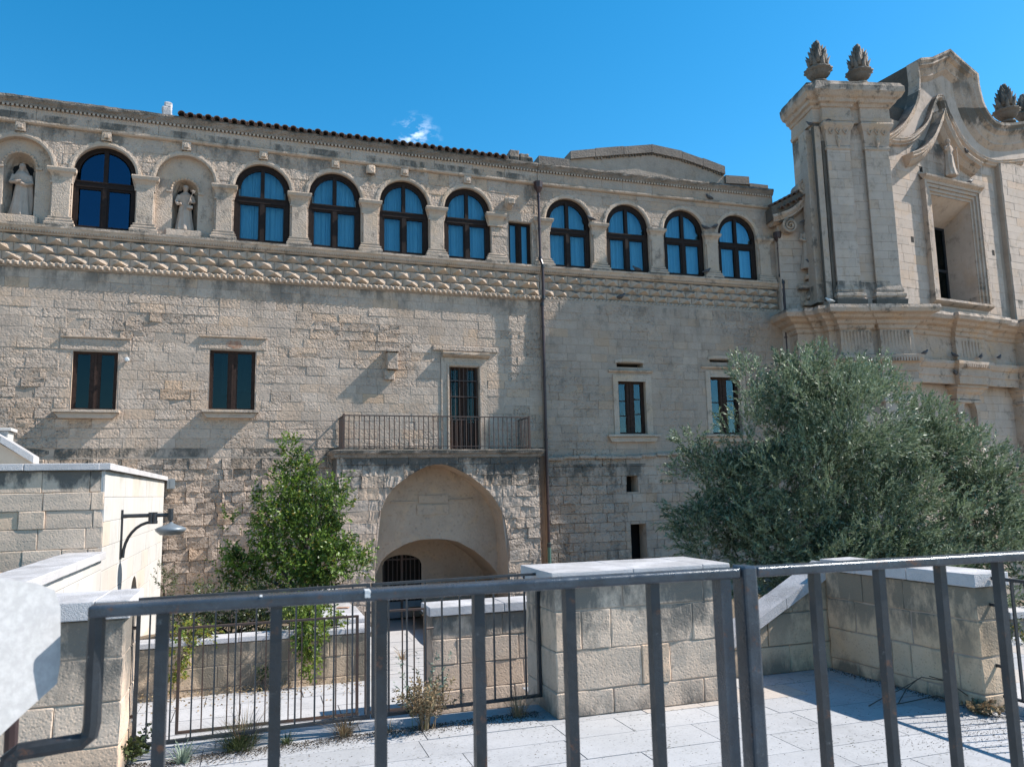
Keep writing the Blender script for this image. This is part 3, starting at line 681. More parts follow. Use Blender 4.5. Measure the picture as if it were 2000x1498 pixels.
for i in range(len(ARC) - 1):
    u = (ARC[i] + ARC[i + 1]) / 2
    link('capital', PIER, LW, (u, -0.01, 10.0)); link('pier_base', BASE, LW, (u, -0.01, 8.505)); link('pier_shaft', SH, LW, (u, 0, 8.5))
for u in (ARC[0] - .95, ARC[-1] + 0.86): link('capital', PIER, LW, (u, -0.01, 10.0)); link('pier_base', BASE, LW, (u, -0.01, 8.505))
# small heads and water spouts on the arcade
for (px, py) in ((725, 331), (995, 395)):
    u, z = FA.hit(px, py, -.1); m = MB(); rock(m, u - .13, u + .13, -.13, .03, z - .14, z + .14, .02, .06, .08); m.build('carved_head', M['trim'], LW)
m = MB(); u, z = FA.hit(998, 398, -.2); m.tube([(u, 0, z - .02), (u - .03, -.18, z), (u - .05, -.32, z + .03)], [.12, .1, .13], 8); rock(m, u - .16, u + .08, -.4, -.26, z - .07, z + .12, .02, .04, .1); m.build('waterspout', M['trim'], LW)
# bracket and camera on the lower wall
u0_, z1_ = FA.hit(755, 681, -.25); u1_, _ = FA.hit(780, 681, -.25)
m = MB(); rock(m, u0_, u1_, -.27, .03, z1_ - .07, z1_, .006, .01, .15); rock(m, u0_ + .04, u1_ - .02, -.2, .03, z1_ - .55, z1_ - .075, .012, .02, .15)
rock(m, u0_ - .02, u1_ - .1, -.1, .03, z1_ - .82, z1_ - .56, .012, .02, .15); m.build('stone_bracket', M['facade'], LW)
u, z = FA.hit(248, 702, -.12); m = MB(); m.lathe((0, 0, 0), [(.028, 0), (.05, .01), (.055, .06), (.052, .13), (.03, .14)], 12)
m.v = [(u + x, -0.02 - zz, z + y) for (x, y, zz) in m.v]; m.box(u - .02, u + .02, -.03, .01, z - .02, z + .02); m.build('security_camera', M['birdwhite'], LW)

# window kinds -----------------------------------------------------
def arch_window(r, h, thick=0.10):
    """frame with its panes and curtain; origin at the sill middle, z up, springing at h"""
    m = MB(); n = 18; ro, ri = r - .006, r - .006 - thick
    for i in range(n):
        a, b = math.pi * i / n, math.pi * (i + 1) / n; vs = []
        for y in (0, .13):
            for q, an in ((ri, a), (ro, a), (ro, b), (ri, b)): vs.append((q * math.cos(an), y, h + q * math.sin(an)))
        m.add(vs, [(0, 1, 2, 3), (4, 7, 6, 5), (0, 3, 7, 4), (1, 5, 6, 2)])
    for s in (-1, 1): m.box(min(s * ri, s * ro), max(s * ri, s * ro), -.002, .13, 0.004, h - .001)
    m.box(-ri - .003, ri + .003, -.004, .11, 0.004, .09); m.box(-ri - .003, ri + .003, -.012, .12, h - .36, h - .20)
    m.box(-ri - .003, ri + .003, -.03, .02, h - .24, h - .205)
    m.box(-.055, .055, -.008, .10, .092, h - .362); m.box(-.05, .05, -.006, .10, h - .198, h + ri + .002)
    for s in (-1, 1):                                # casement stiles
        x0, x1 = (s * (ri - .055), s * (ri + .001)) if s > 0 else (s * (ri + .001), s * (ri - .055)); m.box(x0, x1, .012, .09, .093, h - .363)
        xa, xb = sorted((s * .056, s * .095)); m.box(xa, xb, .012, .09, .093, h - .363)
        xa, xb = sorted((s * .096, s * (ri - .056))); m.box(xa, xb, .014, .09, .093, .14); m.box(xa, xb, .014, .09, h - .41, h - .363)
    for i in range(n):
        a, b = math.pi * i / n, math.pi * (i + 1) / n; vs = []
        for y in (.02, .09):
            for q, an in ((ri - .05, a), (ri + .002, a), (ri + .002, b), (ri - .05, b)): vs.append((q * math.cos(an), y, h + q * math.sin(an)))
        m.add(vs, [(0, 1, 2, 3), (0, 3, 7, 4)])
    fme = m.mesh('arched_window', M['wood'])
    panes = []
    for s in (-1, 1):
        xa, xb = sorted((s * .09, s * (ri - .045))); p = MB(); p.box(xa, xb, .05, .058, .13, h - .40); panes.append(p)
        p = MB(); pts = [(s * .045, h - .19)] + [(s * (ri - .04) * math.cos(math.pi / 2 * i / 9), h - 0.19 * (1 - min(1, i)) + (ri - .04) * math.sin(math.pi / 2 * i / 9)) for i in range(9)] + [(s * .045, h + (ri - .04))]
        if s > 0: prism(p, pts, .05, .058)
        else: prism(p, pts[::-1], .05, .058)
        panes.append(p)
    return fme, panes
def curtain_mesh(r, h, k=1.0, hang=0.0):
    m = MB(); n = 90; vs = []
    for i in range(n + 1):
        x = -r + 2 * r * i / n; top = h + math.sqrt(max(0, r * r - x * x)); y = .24 + .036 * math.sin(x * 30 * k + 2.4 * math.sin(x * 5 + k)) + .014 * math.sin(x * 67 + k)
        for j in range(4): vs.append((x + hang * (1 - j / 3) * math.sin(x * 3), y * (1 + .0 * j), .02 + (top - .02) * j / 3))
    m.add(vs, [(i * 4 + j, (i + 1) * 4 + j, (i + 1) * 4 + j + 1, i * 4 + j + 1) for i in range(n) for j in range(3)]); return m.mesh('curtain', M['curtain'], True)
fA, pA = arch_window(RA, ZS - ZSill)
pmA = [p.mesh('pane', M['glass']) for p in pA]; pmB = [p.mesh('pane', M['glassblue']) for p in pA]
cuA = [curtain_mesh(RA - .02, ZS - ZSill, 0.8 + .13 * i) for i in range(4)]
fT, _x = arch_window(RA, ZS - ZSill, 0.06)
for i, u in enumerate(ARC):
    if i in (0, 2): continue
    w = link('arched_window', fT if i == 1 else fA, LW, (u, 0.10 if i > 1 else .13, ZSill))
    for p in (pmB if i == 1 else pmA): link('pane', p, w)
    if i > 1: link('curtain', cuA[i % 4], w)
def rect_window(name, th, x0, x1, z0, z1, v, wood='wood', gl='glassdark', rail=None, bars=None, curt=None, mull=0.09, fr=0.06):
    m = MB(); c = (x0 + x1) / 2
    m.box(x0, x0 + fr, v, v + .1, z0, z1); m.box(x1 - fr, x1, v, v + .1, z0, z1); m.box(x0 + fr - .002, x1 - fr + .002, v + .002, v + .1, z1 - fr, z1 - .002); m.box(x0 + fr - .002, x1 - fr + .002, v + .002, v + .1, z0 + .002, z0 + fr)
    m.box(c - mull, c + mull * .2, v + .004, v + .09, z0 + fr, z1 - fr); m.box(c + mull * .22, c + mull, v + .012, v + .09, z0 + fr, z1 - fr); m.box(c - .02, c + .02, v - .015, v + .02, z0 + .01, z1 - .01)
    for q in (rail or []): m.box(x0 + fr - .001, c - mull, v + .02, v + .07, q - .015, q + .015); m.box(c + mull, x1 - fr + .001, v + .02, v + .07, q - .018 + .06, q + .012 + .06)
    for (a, b) in ((x0 + fr, c - mull), (c + mull, x1 - fr)): m.box(a, a + .03, v + .02, v + .08, z0 + fr, z1 - fr); m.box(b - .03, b, v + .02, v + .08, z0 + fr, z1 - fr)
    w = m.build(name, M[wood], th)
    for (a, b) in ((x0 + fr, c - mull), (c + mull, x1 - fr)): p = MB(); p.box(a + .01, b - .01, v + .045, v + .052, z0 + fr - .01, z1 - fr + .01); p.build('pane', M[gl], w)
    for (a, b, za) in (curt or []):
        q = MB(); n = 12; vs = []
        for i in range(n + 1):
            x = a + (b - a) * i / n
            for z in (za, z1 - .08): vs.append((x, v + .2 + .015 * math.sin(i * 1.7), z))
        q.add(vs, [(i * 2, i * 2 + 2, i * 2 + 3, i * 2 + 1) for i in range(n)]); q.build('curtain', M['curtainwhite'], w, True)
    return w
def hole_box(th, x0, x1, z0, z1, v0, v1, name='reveal', mat='trim'):
    m = MB(); reveal(m, rect_pts(x0, x1, z0, z1), v0, v1); return m.build(name, M[mat], th)
rect_window('casement_window', LW, *w1, 0.08, 'woodworn')
rect_window('casement_window', LW, *w2, 0.08, 'woodworn', curt=[(-6.3, -6.12, 4.5), (-5.9, -5.62, 4.6)])
rect_window('casement_window', LW, *rw, 0.12, 'wood', 'glass', mull=.06)
hole_box(LW, *w1, 0.0, 0.3); hole_box(LW, *w2, 0.0, 0.3); hole_box(LW, *rw, 0.0, 0.3)
m = MB(); m.box(1.62, 2.24, .3, .32, 8.52, 9.8); m.build('curtain', M['curtain'], LW)
for (a, b, c, d), ex in ((w1, .34), (w2, .16)):
    m = MB(); uL, uR = a - ex, b + .1
    rock(m, uL, uR, -.25, .02, c - .075, c - .005, .004, .01, .3); m.build('window_sill', M['trim'], LW)
    m = MB(); prism(m, [(uL + .03, c - .078), (uR - .03, c - .078), (uR - .14, c - .2), (uL + .14, c - .2)], -.17, .02); m.build('sill_corbel', M['facade'], LW)
    m = MB(); rock(m, a - .28, b + .28, -.015, .05, d + .03, d + .31, .004, .012, .4); m.build('lintel', M['facade'], LW)
    m = MB(); sweep(m, [(a - .26, .0), (b + .26, .0)], [(-.02, d + .31), (.04, d + .32), (.06, d + .345), (.02, d + .36), (-.02, d + .36)]); m.build('lintel_moulding', M['trim'], LW)
    m = MB(); sheet(m, a - .3, b + .3, c - .1, d + .35, holes=[(a, b, c, d)], v=0.006); m.build('window_jamb', M['facade'], LW)
u, z = FA.hit(459, 673); m = MB(); vs = [(u + .24 * random.uniform(.6, 1) * math.cos(t), -.0185, z + .15 * random.uniform(.6, 1) * math.sin(t)) for t in np.linspace(0, 6.28, 16)[:-1]]
m.add(vs, [tuple(range(len(vs)))]); m.build('rust_patch', M['rust'], LW)
# balcony door
m = MB(); sheet(m, dr[0] - .24, dr[1] + .24, 2.9, dr[3] + .26, holes=[(dr[0], dr[1], 2.9, dr[3])], v=-.02); reveal(m, rect_pts(*dr), -.02, .3)
m.box(dr[1] + .02, dr[1] + .07, -.05, -.02, 3.0, dr[3] + .03); m.box(dr[0] - .06, dr[0] - .02, -.05, -.02, 3.0, dr[3] + .03); m.box(dr[0] - .06, dr[1] + .07, -.052, -.02, dr[3] + .03, dr[3] + .07); m.build('door_surround', M['trim'], LW)
m = MB(); sweep(m, [(dr[0] - .2, -.0), (dr[1] + .3, -.0)], [(-.02, dr[3] + .26), (.08, dr[3] + .27), (.16, dr[3] + .33), (.17, dr[3] + .38), (-.02, dr[3] + .44)], .15, .01); m.build('door_hood', M['trim'], LW)
m = MB(); rock(m, -.78, 1.15, -.05, .02, 5.83, 5.98, .008, .02, .3); m.build('string_course', M['facade'], LW)
d_ = rect_window('balcony_door', LW, *dr, 0.14, 'woodworn', rail=[3.85], mull=.1, fr=.07)
m = MB(); m.box(dr[0] + .07, dr[1] - .07, .17, .22, 3.07, 3.82); m.build('door_panel', M['woodworn'], d_)
for i in range(7):
    m = MB(); x = dr[0] + .06 + i * (dr[1] - dr[0] - .12) / 6; m.bar((x, .06, 3.1), (x, .06, 5.37), .018, n=6); m.build('grille_bar', M['ironfar'], d_)
for z in (3.9, 4.55, 5.0):
    m = MB(); m.box(dr[0] + .01, dr[1] - .01, .045, .075, z - .012, z + .012); m.build('grille_rail', M['ironfar'], d_)
# building mass behind the facade
m = MB(); m.box(UL, -2.9, .5, 9, ZB, 11.5); m.box(-2.9, JU, .5, 9, 3.0, 11.5); m.box(-2.9, JU, 2.2, 9, ZB, 3.0); m.box(1.75, JU, .3, 2.2, ZB, 3.0); m.build('building_core', M['dark'], LW)
m = MB(); m.add([(UL, -.02, 11.74), (JU, -.02, 11.74), (JU, 9, 11.9), (UL, 9, 11.9)], [(0, 1, 2, 3)]); m.build('roof', M['cornice'], LW)
m = MB(); m.box(UL - .02, UL, 0, 9, ZB, 11.7); m.build('end_wall', M['facade'], LW)
# roof tiles along the eaves
def tile_mesh():
    m = MB(); n = 7; vs = []
    for y, r in ((0, .095), (.42, .08)):
        for i in range(n): a = math.pi * i / (n - 1); vs.append((r * math.cos(a), y, r * math.sin(a) + y * .22))
    for y, r in ((0, .078), (.42, .065)):
        for i in range(n): a = math.pi * i / (n - 1); vs.append((r * math.cos(a), y, r * math.sin(a) + y * .22))
    fs = [(i, i + 1, n + i + 1, n + i) for i in range(n - 1)] + [(2 * n + i, 3 * n + i, 3 * n + i + 1, 2 * n + i + 1) for i in range(n - 1)] + [(i, 2 * n + i, 2 * n + i + 1, i + 1) for i in range(n - 1)]
    m.add(vs, fs); return m.mesh('roof_tile', M['tile'], False)
TL = tile_mesh(); u = -7.45
while u < 1.55:
    link('roof_tile', TL, LW, (u, -.24 + random.uniform(-.02, .02), 11.695 + random.uniform(-.01, .012)), random.uniform(-.06, .06))
    link('roof_tile', TL, LW, (u + .01, .14, 11.81)); u += .215
u = -7.34
m = MB()
while u < 1.5: m.tube([(u, -.16, 11.72), (u, .5, 11.84)], .06, 6); u += .215
m.build('channel_tiles', M['tile'], LW, kind='stuff')
u0_, z0_ = FA.hit(316, 236); u1_, _ = FA.hit(335, 236); m = MB(); rock(m, u0_, u1_, .0, .25, 11.7, 11.98, .02, .03, .1); rock(m, u0_ + .04, u1_ - .0, .0, .22, 11.95, 12.12, .02, .04, .1); m.build('roof_block', M['cap'], LW)
for (px, py, w, h) in ((985, 312, .22, .22), (1003, 305, .3, .3), (1022, 311, .28, .26), (1034, 316, .16, .22), (972, 318, .2, .12)):
    u, z = FA.hit(px, py, .1); m = MB(); rock(m, u - w / 2, u + w / 2, .0, .35, 11.72, z + h / 2, .03, .03, .12); m.build('ruined_block', M['cornice'], LW)
# niches in bays 0 and 2
def niche(th, uc, hw, z0, zs, depth=0.45, v0=.15, panel=(-.71, .71)):
    m = MB(); a_ = arch_fn(uc, hw, zs); big = arch_fn(uc, RA - .002, ZS)
    # panel filling the bay with an arched hole: columns between the two arcs
    us = sorted(set(np.linspace(uc - RA + .001, uc + RA - .001, 41)) | {uc - hw, uc + hw})
    for a, b in zip(us, us[1:]):
        mid = (a + b) / 2
        if uc - hw < mid < uc + hw:
            m.add([(a, v0, ZSill), (b, v0, ZSill), (b, v0, z0), (a, v0, z0)], [(0, 1, 2, 3)])
            m.add([(a, v0, a_[3](a)), (b, v0, a_[3](b)), (b, v0, big[3](b)), (a, v0, big[3](a))], [(0, 1, 2, 3)])
        else: m.add([(a, v0, ZSill), (b, v0, ZSill), (b, v0, big[3](b)), (a, v0, big[3](a))], [(0, 1, 2, 3)])
    n = 14; vs = []
    for z in np.linspace(z0, zs, 5):
        for i in range(n + 1): t = math.pi * i / n; vs.append((uc - hw * math.cos(t), v0 + depth * math.sin(t), z))
    m.add(vs, [(j * (n + 1) + i, j * (n + 1) + i + 1, (j + 1) * (n + 1) + i + 1, (j + 1) * (n + 1) + i) for j in range(4) for i in range(n)])
    vs = []
    for j in range(9):                                # ribbed half dome
        p = math.pi / 2 * j / 8
        for i in range(n * 2 + 1):
            t = math.pi * i / (n * 2); rr = 1 + 0.05 * math.cos(t * 14) * math.cos(p)
            vs.append((uc - hw * math.cos(t) * math.cos(p) * rr, v0 + depth * math.sin(t) * math.cos(p) * rr, zs + hw * math.sin(p)))
    c = n * 2 + 1; m.add(vs, [(j * c + i, j * c + i + 1, (j + 1) * c + i + 1, (j + 1) * c + i) for j in range(8) for i in range(c - 1)])
    m.add([(uc - hw, v0, z0), (uc + hw, v0, z0), (uc + hw, v0 + depth, z0), (uc - hw, v0 + depth, z0)], [(0, 1, 2, 3)])
    m.build('statue_niche', M['trim'], th)
    m = MB(); rock(m, uc - hw - .12, uc + hw + .12, v0 - .12, v0 + .15, z0 - .2, z0 - .0, .012, .02, .2); m.build('niche_plinth', M['trim'], th)
    for s in (-1, 1): m = MB(); sx = sorted((uc + s * hw, uc + s * (hw + .14))); m.box(sx[0], sx[1], v0 - .035, v0 + .01, zs - .06, zs); m.build('niche_impost', M['trim'], th)
    m = MB()
    for i in range(13):                               # shell hood proud of the wall
        t0 = math.pi * i / 13; t1 = math.pi * (i + 1) / 13; r0, r1 = hw, hw + .05
        m.add([(uc - r0 * math.cos(t0), v0 - .02, zs + r0 * math.sin(t0)), (uc - r0 * math.cos(t1), v0 - .02, zs + r0 * math.sin(t1)), (uc - r1 * math.cos(t1), v0 - .02, zs + r1 * math.sin(t1)), (uc - r1 * math.cos(t0), v0 - .02, zs + r1 * math.sin(t0)), (uc - (r1 - .01) * math.cos((t0 + t1) / 2), v0 - .06, zs + (r1 - .01) * math.sin((t0 + t1) / 2))], [(0, 1, 4), (1, 2, 4), (2, 3, 4), (3, 0, 4)])
    m.build('niche_hood', M['trim'], th)
niche(LW, ARC[0], .34, 8.74, 10.0); niche(LW, ARC[2], .31, 8.72, 9.78)

# porch --------------------------------------------------------------
PV = -0.9; pl = FA.hit(657, 1000, PV)[0]; pr_ = FA.hit(1052, 900, PV)[0]
outer = [FA.hit(*p, PV) for p in ((733, 1112), (735, 1060), (738, 1025), (744, 997), (752, 978), (762, 961), (775, 947), (788, 937), (803, 927), (820, 917), (836, 910), (853, 906), (866, 907), (882, 911), (900, 920), (918, 930), (937, 943), (954, 959), (969, 978), (980, 998), (987, 1020), (990, 1045), (992, 1112))]
outer[0] = (outer[0][0], 0.1); outer[-1] = (max(outer[-1][0], outer[-2][0] + .02), 0.1)
oA = poly_fn(outer, -2.4)
BP = masonry(FA, pl, pr_, ZB, 2.84, 0.29, 0.5, v=PV, arches=[oA], wear=lambda u, z: 0.55 + 0.7 * nz3(u, z, .9, 7), rough_amp=0.035, base_amp=0.012, proud=0.004, tintv=0.05)
emit(BP, LW, M['porch'], 120, name='porch_stone', rest='porch_masonry')
m = MB(); sheet(m, pl, pr_, ZB, 2.86, arches=[oA], v=PV + .02); m.box(pl + .005, pl + .05, PV + .02, 0, ZB, 2.85); m.box(pr_ - .05, pr_ - .005, PV + .02, 0, ZB, 2.85)
m.build('porch_wall', M['porch'], LW)
m = MB(); o2 = [(outer[0][0], ZB)] + outer + [(outer[-1][0], ZB)]; reveal(m, o2, PV + .012, 0.0, close=False)
sheet(m, outer[0][0] - .3, outer[-1][0] + .4, ZB, 2.95, arches=[innA], v=0.0); i2 = [(inner[0][0], ZB)] + inner + [(inner[-1][0], ZB)]; reveal(m, i2, 0.0, 1.6, close=False)
m.build('porch_vault', M['vault'], LW)
dl, dt_ = FA.hit(747, 1110, 1.55)[0], FA.hit(790, 1083, 1.55)[1]; drr = FA.hit(823, 1110, 1.55)[0]
dc = (dl + drr) / 2; dw = (drr - dl) / 2; dfn = (dl, drr, -2.4, lambda u: dt_ - .28 + .28 * math.sqrt(max(0, 1 - ((u - dc) / dw) ** 2)))
m = MB(); sheet(m, inner[0][0] - .6, inner[-1][0] + .1, ZB, 1.6, arches=[dfn], v=1.55); m.build('porch_back_wall', M['vault'], LW)
m = MB(); sheet(m, dl, drr, ZB, dt_ + .05, v=1.8); pd = m.build('porch_door', M['black'], LW)
for k in range(9):
    x = dl + .05 + k * (drr - dl - .1) / 8; m = MB(); m.bar((x, 1.62, -1.62), (x, 1.62, dfn[3](x) - .01), .022 if k != 4 else .07, n=4); m.build('gate_bar', M['ironfar'], pd)
m = MB(); m.box(dl, drr, 1.6, 1.64, -1.6, -1.15); m.build('gate_panel', M['lampgrey'], pd)
m = MB(); m.box(dl, drr, 1.6, 1.64, .0, .04); m.build('gate_rail', M['ironfar'], pd)
# plaque on the vault wall
for (a, b, c, d) in ((817, 875, 966, 983), (814, 876, 984, 1006)):
    ua, za = FA.hit(a, d, 0); ub, zb = FA.hit(b, c, 0); m = MB(); rock(m, ua, ub, -.03, .01, za + .005, zb, .004, .01, .3); m.build('wall_plaque', M['vault'], LW)
ua, za = FA.hit(876, 976, 0); ub, _ = FA.hit(923, 974, 0); m = MB(); rock(m, ua, ub, -.04, .01, za - .02, za + .02, .006, .01, .2); ua, za = FA.hit(762, 981, 0); ub, _ = FA.hit(816, 979, 0); rock(m, ua, ub, -.03, .01, za - .02, za + .02, .006, .01, .2); m.build('wall_ledge', M['vault'], LW)
tx = bpy.data.curves.new('inscription', 'FONT'); tx.body = 'IF III\nM 7'; tx.size = .22; tx.extrude = .002
ti = bpy.data.objects.new('inscription_tmp', tx); COL.objects.link(ti); dg = bpy.context.evaluated_depsgraph_get(); tm = bpy.data.meshes.new_from_object(ti.evaluated_get(dg)); bpy.data.objects.remove(ti)
tm.materials.clear(); tm.materials.append(M['trim']); io = link('inscription', tm, LW); u, z = FA.hit(832, 945, 0); io.rotation_euler = (R(90), 0, 0); io.location = (u - .05, -.004, z)
m = MB(); sweep(m, [(pl - .04, 0.02), (pl - .04, PV), (pr_ + .04, PV), (pr_ + .04, 0.02)], [(-.02, 2.80), (.03, 2.82), (.05, 2.88), (.10, 2.92), (.12, 2.99), (.02, 3.02)], .2, .012)
m.add([(pl - .1, PV - .06, 3.0), (pr_ + .1, PV - .06, 3.0), (pr_ + .1, .04, 3.02), (pl - .1, .04, 3.02)], [(0, 1, 2, 3)]); m.build('balcony_slab', M['cornice'], LW)
# balcony railing
bl, zt_ = FA.hit(672, 812, PV); br, zt2 = FA.hit(1034, 812, PV); zt_ = (zt_ + zt2) / 2
m = MB(); vr = PV + .03; m.box(bl, br, vr - .018, vr + .018, zt_ - .03, zt_); m.box(bl - .018, bl + .018, vr, .02, zt_ - .031, zt_ - .001); m.box(br - .018, br + .018, vr, .02, zt_ - .031, zt_ - .001)
m.box(bl, br, vr - .012, vr + .012, 3.09, 3.11); rl = m.build('balcony_railing', M['ironfar'], LW)
bm_ = MB().bar((0, 0, 3.02), (0, 0, zt_ - .02), .017, n=4, twist=.78).mesh('baluster', M['ironfar'])
pm_ = MB().bar((0, 0, 3.0), (0, 0, zt_ + .03), .045, n=4).mesh('railing_post', M['ironfar'])
n = 39
for i in range(1, n): link('baluster', bm_, rl, (bl + (br - bl) * i / n, vr, 0))
for i in range(7):
    for x in (bl, br): link('baluster', bm_, rl, (x, vr + .12 * (i + 1), 0))
for x in (bl, br): link('railing_post', pm_, rl, (x, vr, 0))

# ================================================================ RIGHT WING
RW = thing('convent_wing', 'right wing of the stone convent with four arched windows and a low gable', 'building', fr=FB)
UE = 8.36; VB = -0.12
bw1 = (2.35, 3.26, 3.50, 5.08); bw2 = (5.52, 6.58, 3.50, 5.28); h1 = (2.50, 2.86, 1.79, 2.25); h2 = (2.57, 3.07, -2.4, .84)
def wearB(u, z): return min(1, max(0, 0.25 + 1.3 * noise.noise(Vector((u * .5 + 9, z * .6, 2)))))
bh = [(q[0] - .02, q[1] + .02, q[2] - .02, q[3] + .02) for q in (bw1, bw2)] + [h1, h2, (2.34, 3.22, 5.52, 5.64), (5.55, 6.3, 5.76, 5.84)]
BL = masonry(FB, .02, UE, 2.82, 7.44, 0.238, .5, v=VB, holes=bh, wear=wearB)
BL += masonry(FB, -.02, UE, ZB, 2.82, 0.27, .45, v=VB - .03, holes=bh, wear=lambda u, z: (0.9 + .5 * nz3(u, z, .9)) if u < 2.3 else 0.3, rough_amp=.034, base_amp=.008)
emit(BL, RW, M['facadeB'], 300)
m = MB(); sheet(m, .02, UE, ZB, 7.5, holes=bh, v=VB + .010); m.box(0.0, .03, VB + .03, .3, ZB, 7.45); m.build('mortar_joints', M['mortar'], RW)
for q in bh: m = MB(); reveal(m, rect_pts(*q), VB + .0, .3); m.build('window_reveal', M['trim'], RW)
m = MB(); m.box(h1[0] - .1, h1[1] + .1, .3, .33, h1[2] - .1, h1[3] + .1); m.box(h2[0] - .1, h2[1] + .1, .6, .63, ZB, h2[3] + .1); m.build('dark_opening', M['black'], RW)
for i, (q, sg) in enumerate(((bw1, .1), (bw2, .0))):
    w = rect_window('casement_window', RW, *q, VB + .13, 'woodworn', 'glass', rail=[q[2] + .55, q[2] + 1.0], mull=.11)
    m = MB(); sheet(m, q[0] - .16, q[1] + .2, q[2] - .02, q[3] + .2, holes=[q], v=VB - .03); reveal(m, rect_pts(q[0] - .16, q[1] + .2, q[2] - .02, q[3] + .2), VB - .03, VB + .02); m.build('window_surround', M['trim'], RW)
    m = MB(); rock(m, q[0] - .42, q[1] + .38, VB - .16, VB + .02, q[2] - .09, q[2] - .025, .006, .012, .3); m.build('window_sill', M['trim'], RW)
    m = MB(); prism(m, [(q[0] - .38, q[2] - .09), (q[1] + .34, q[2] - .09), (q[1] + .24, q[2] - .24), (q[0] - .3, q[2] - .24)], VB - .09, VB + .02); m.build('sill_corbel', M['trim'], RW)
    m = MB(); sweep(m, [(q[0] - .3, VB), (q[1] + .25, VB)], [(-.02, q[3] + .27), (.05, q[3] + .28), (.08, q[3] + .33), (-.02, q[3] + .36)], .15, .01); m.build('lintel_moulding', M['trim'], RW)
for (a, b, c, d) in bh[4:]:
    m = MB(); n = 10; pts = [(a - .06, c), (b + .06, c)] + [((a + b) / 2 + ((b - a) / 2 + .06) * math.cos(math.pi * i / n), d + .06 * math.sin(math.pi * i / n) - .02) for i in range(n + 1)]
    for i in range(3, len(pts) - 1): m.add([(pts[i][0], VB - .03, pts[i][1]), (pts[i + 1][0], VB - .03, pts[i + 1][1]), (pts[i + 1][0], VB - .03, pts[i + 1][1] + .09), (pts[i][0], VB - .03, pts[i][1] + .09), (pts[i][0], VB + .05, pts[i][1]), (pts[i + 1][0], VB + .05, pts[i + 1][1])], [(0, 1, 2, 3), (0, 4, 5, 1)])
    m.build('relieving_arch', M['trim'], RW)
m = MB(); m.box(2.2, 6.4, .26, .3, 5.4, 5.95); m.build('vent_back', M['black'], RW)
# ledge between rubble base and wall
m = MB()
for i in range(16): a = i * .5; rock(m, a, a + .5, VB - .09 - random.uniform(0, .03), VB, 2.72 + .03 * math.sin(i) + .012 * i, 2.83 + .03 * math.sin(i) + .012 * i, .02, .03, .15)
m.build('wall_ledge', M['facadeB'], RW)
ARB = [.97, 2.96, 4.95, 6.92]; RB = .735; ZSB = 9.98
archB = [arch_fn(u, RB, ZSB) for u in ARB]; arB = [(u - RB, u + RB, ZSill - .1, ZSB) for u in ARB]
BA = masonry(FB, .02, UE, ZSill, 11.02, .27, .6, holes=arB, arches=archB, wear=lambda u, z: .3, rough_amp=.012, base_amp=.003, tintv=.06)
emit(BA, RW, M['facadeB'], 60, name='arcade_stone', rest='arcade_masonry')
m = MB(); sheet(m, .0, UE, ZSill - .1, 11.5, holes=arB, arches=archB, v=.010)
for u in ARB: reveal(m, arch_pts(u, RB, ZSill, ZSB), .004, .34)
m.build('arcade_backing', M['trim'], RW)
BB = masonry(FB, .0, UE, 11.14, 11.44, .3, .9, wear=lambda u, z: .2, v=-.02, tintv=.05, coarse=True); emit(BB, RW, M['facadeB'], 40, name='band_stone')
mouldings(RW, .01, UE, False); rope('rope_moulding', RW, .01, UE, 7.53, -.035, .065, .13)
diamonds(RW, .05, UE, 8.27, .225, 3, .42, .02)
AV2 = archivolt_mesh(RB); fB, pB = arch_window(RB, ZSB - ZSill, .11); pmC = [p.mesh('pane', M['glass']) for p in pB]; cuB = [curtain_mesh(RB - .02, ZSB - ZSill, .9 + .17 * i, .05 * (i == 1)) for i in range(4)]
for i, u in enumerate(ARB):
    link('archivolt', AV2, RW, (u, 0, ZSB))
    w = link('arched_window', fB, RW, (u, .10, ZSill))
    for p in pmC: link('pane', p, w)
    link('curtain', cuB[i], w)
for u in [0.0 + .14] + [(a + b) / 2 for a, b in zip(ARB, ARB[1:])] + [ARB[-1] + 1.0]:
    link('capital', PIER, RW, (u, -.01, 10.0)); link('pier_base', BASE, RW, (u, -.01, 8.505)); link('pier_shaft', SH, RW, (u, 0, 8.5))
m = MB(); m.box(.0, UE, .5, 9, ZB, 11.5); m.build('building_core', M['dark'], RW)
m = MB(); m.box(UE, UE + .02, .0, 9, ZB, 11.7); m.build('end_wall', M['facadeB'], RW)
m = MB(); m.add([(0, -.02, 11.74), (UE, -.02, 11.74), (UE, 9, 11.8), (0, 9, 11.8)], [(0, 1, 2, 3)]); m.build('roof', M['cornice'], RW)
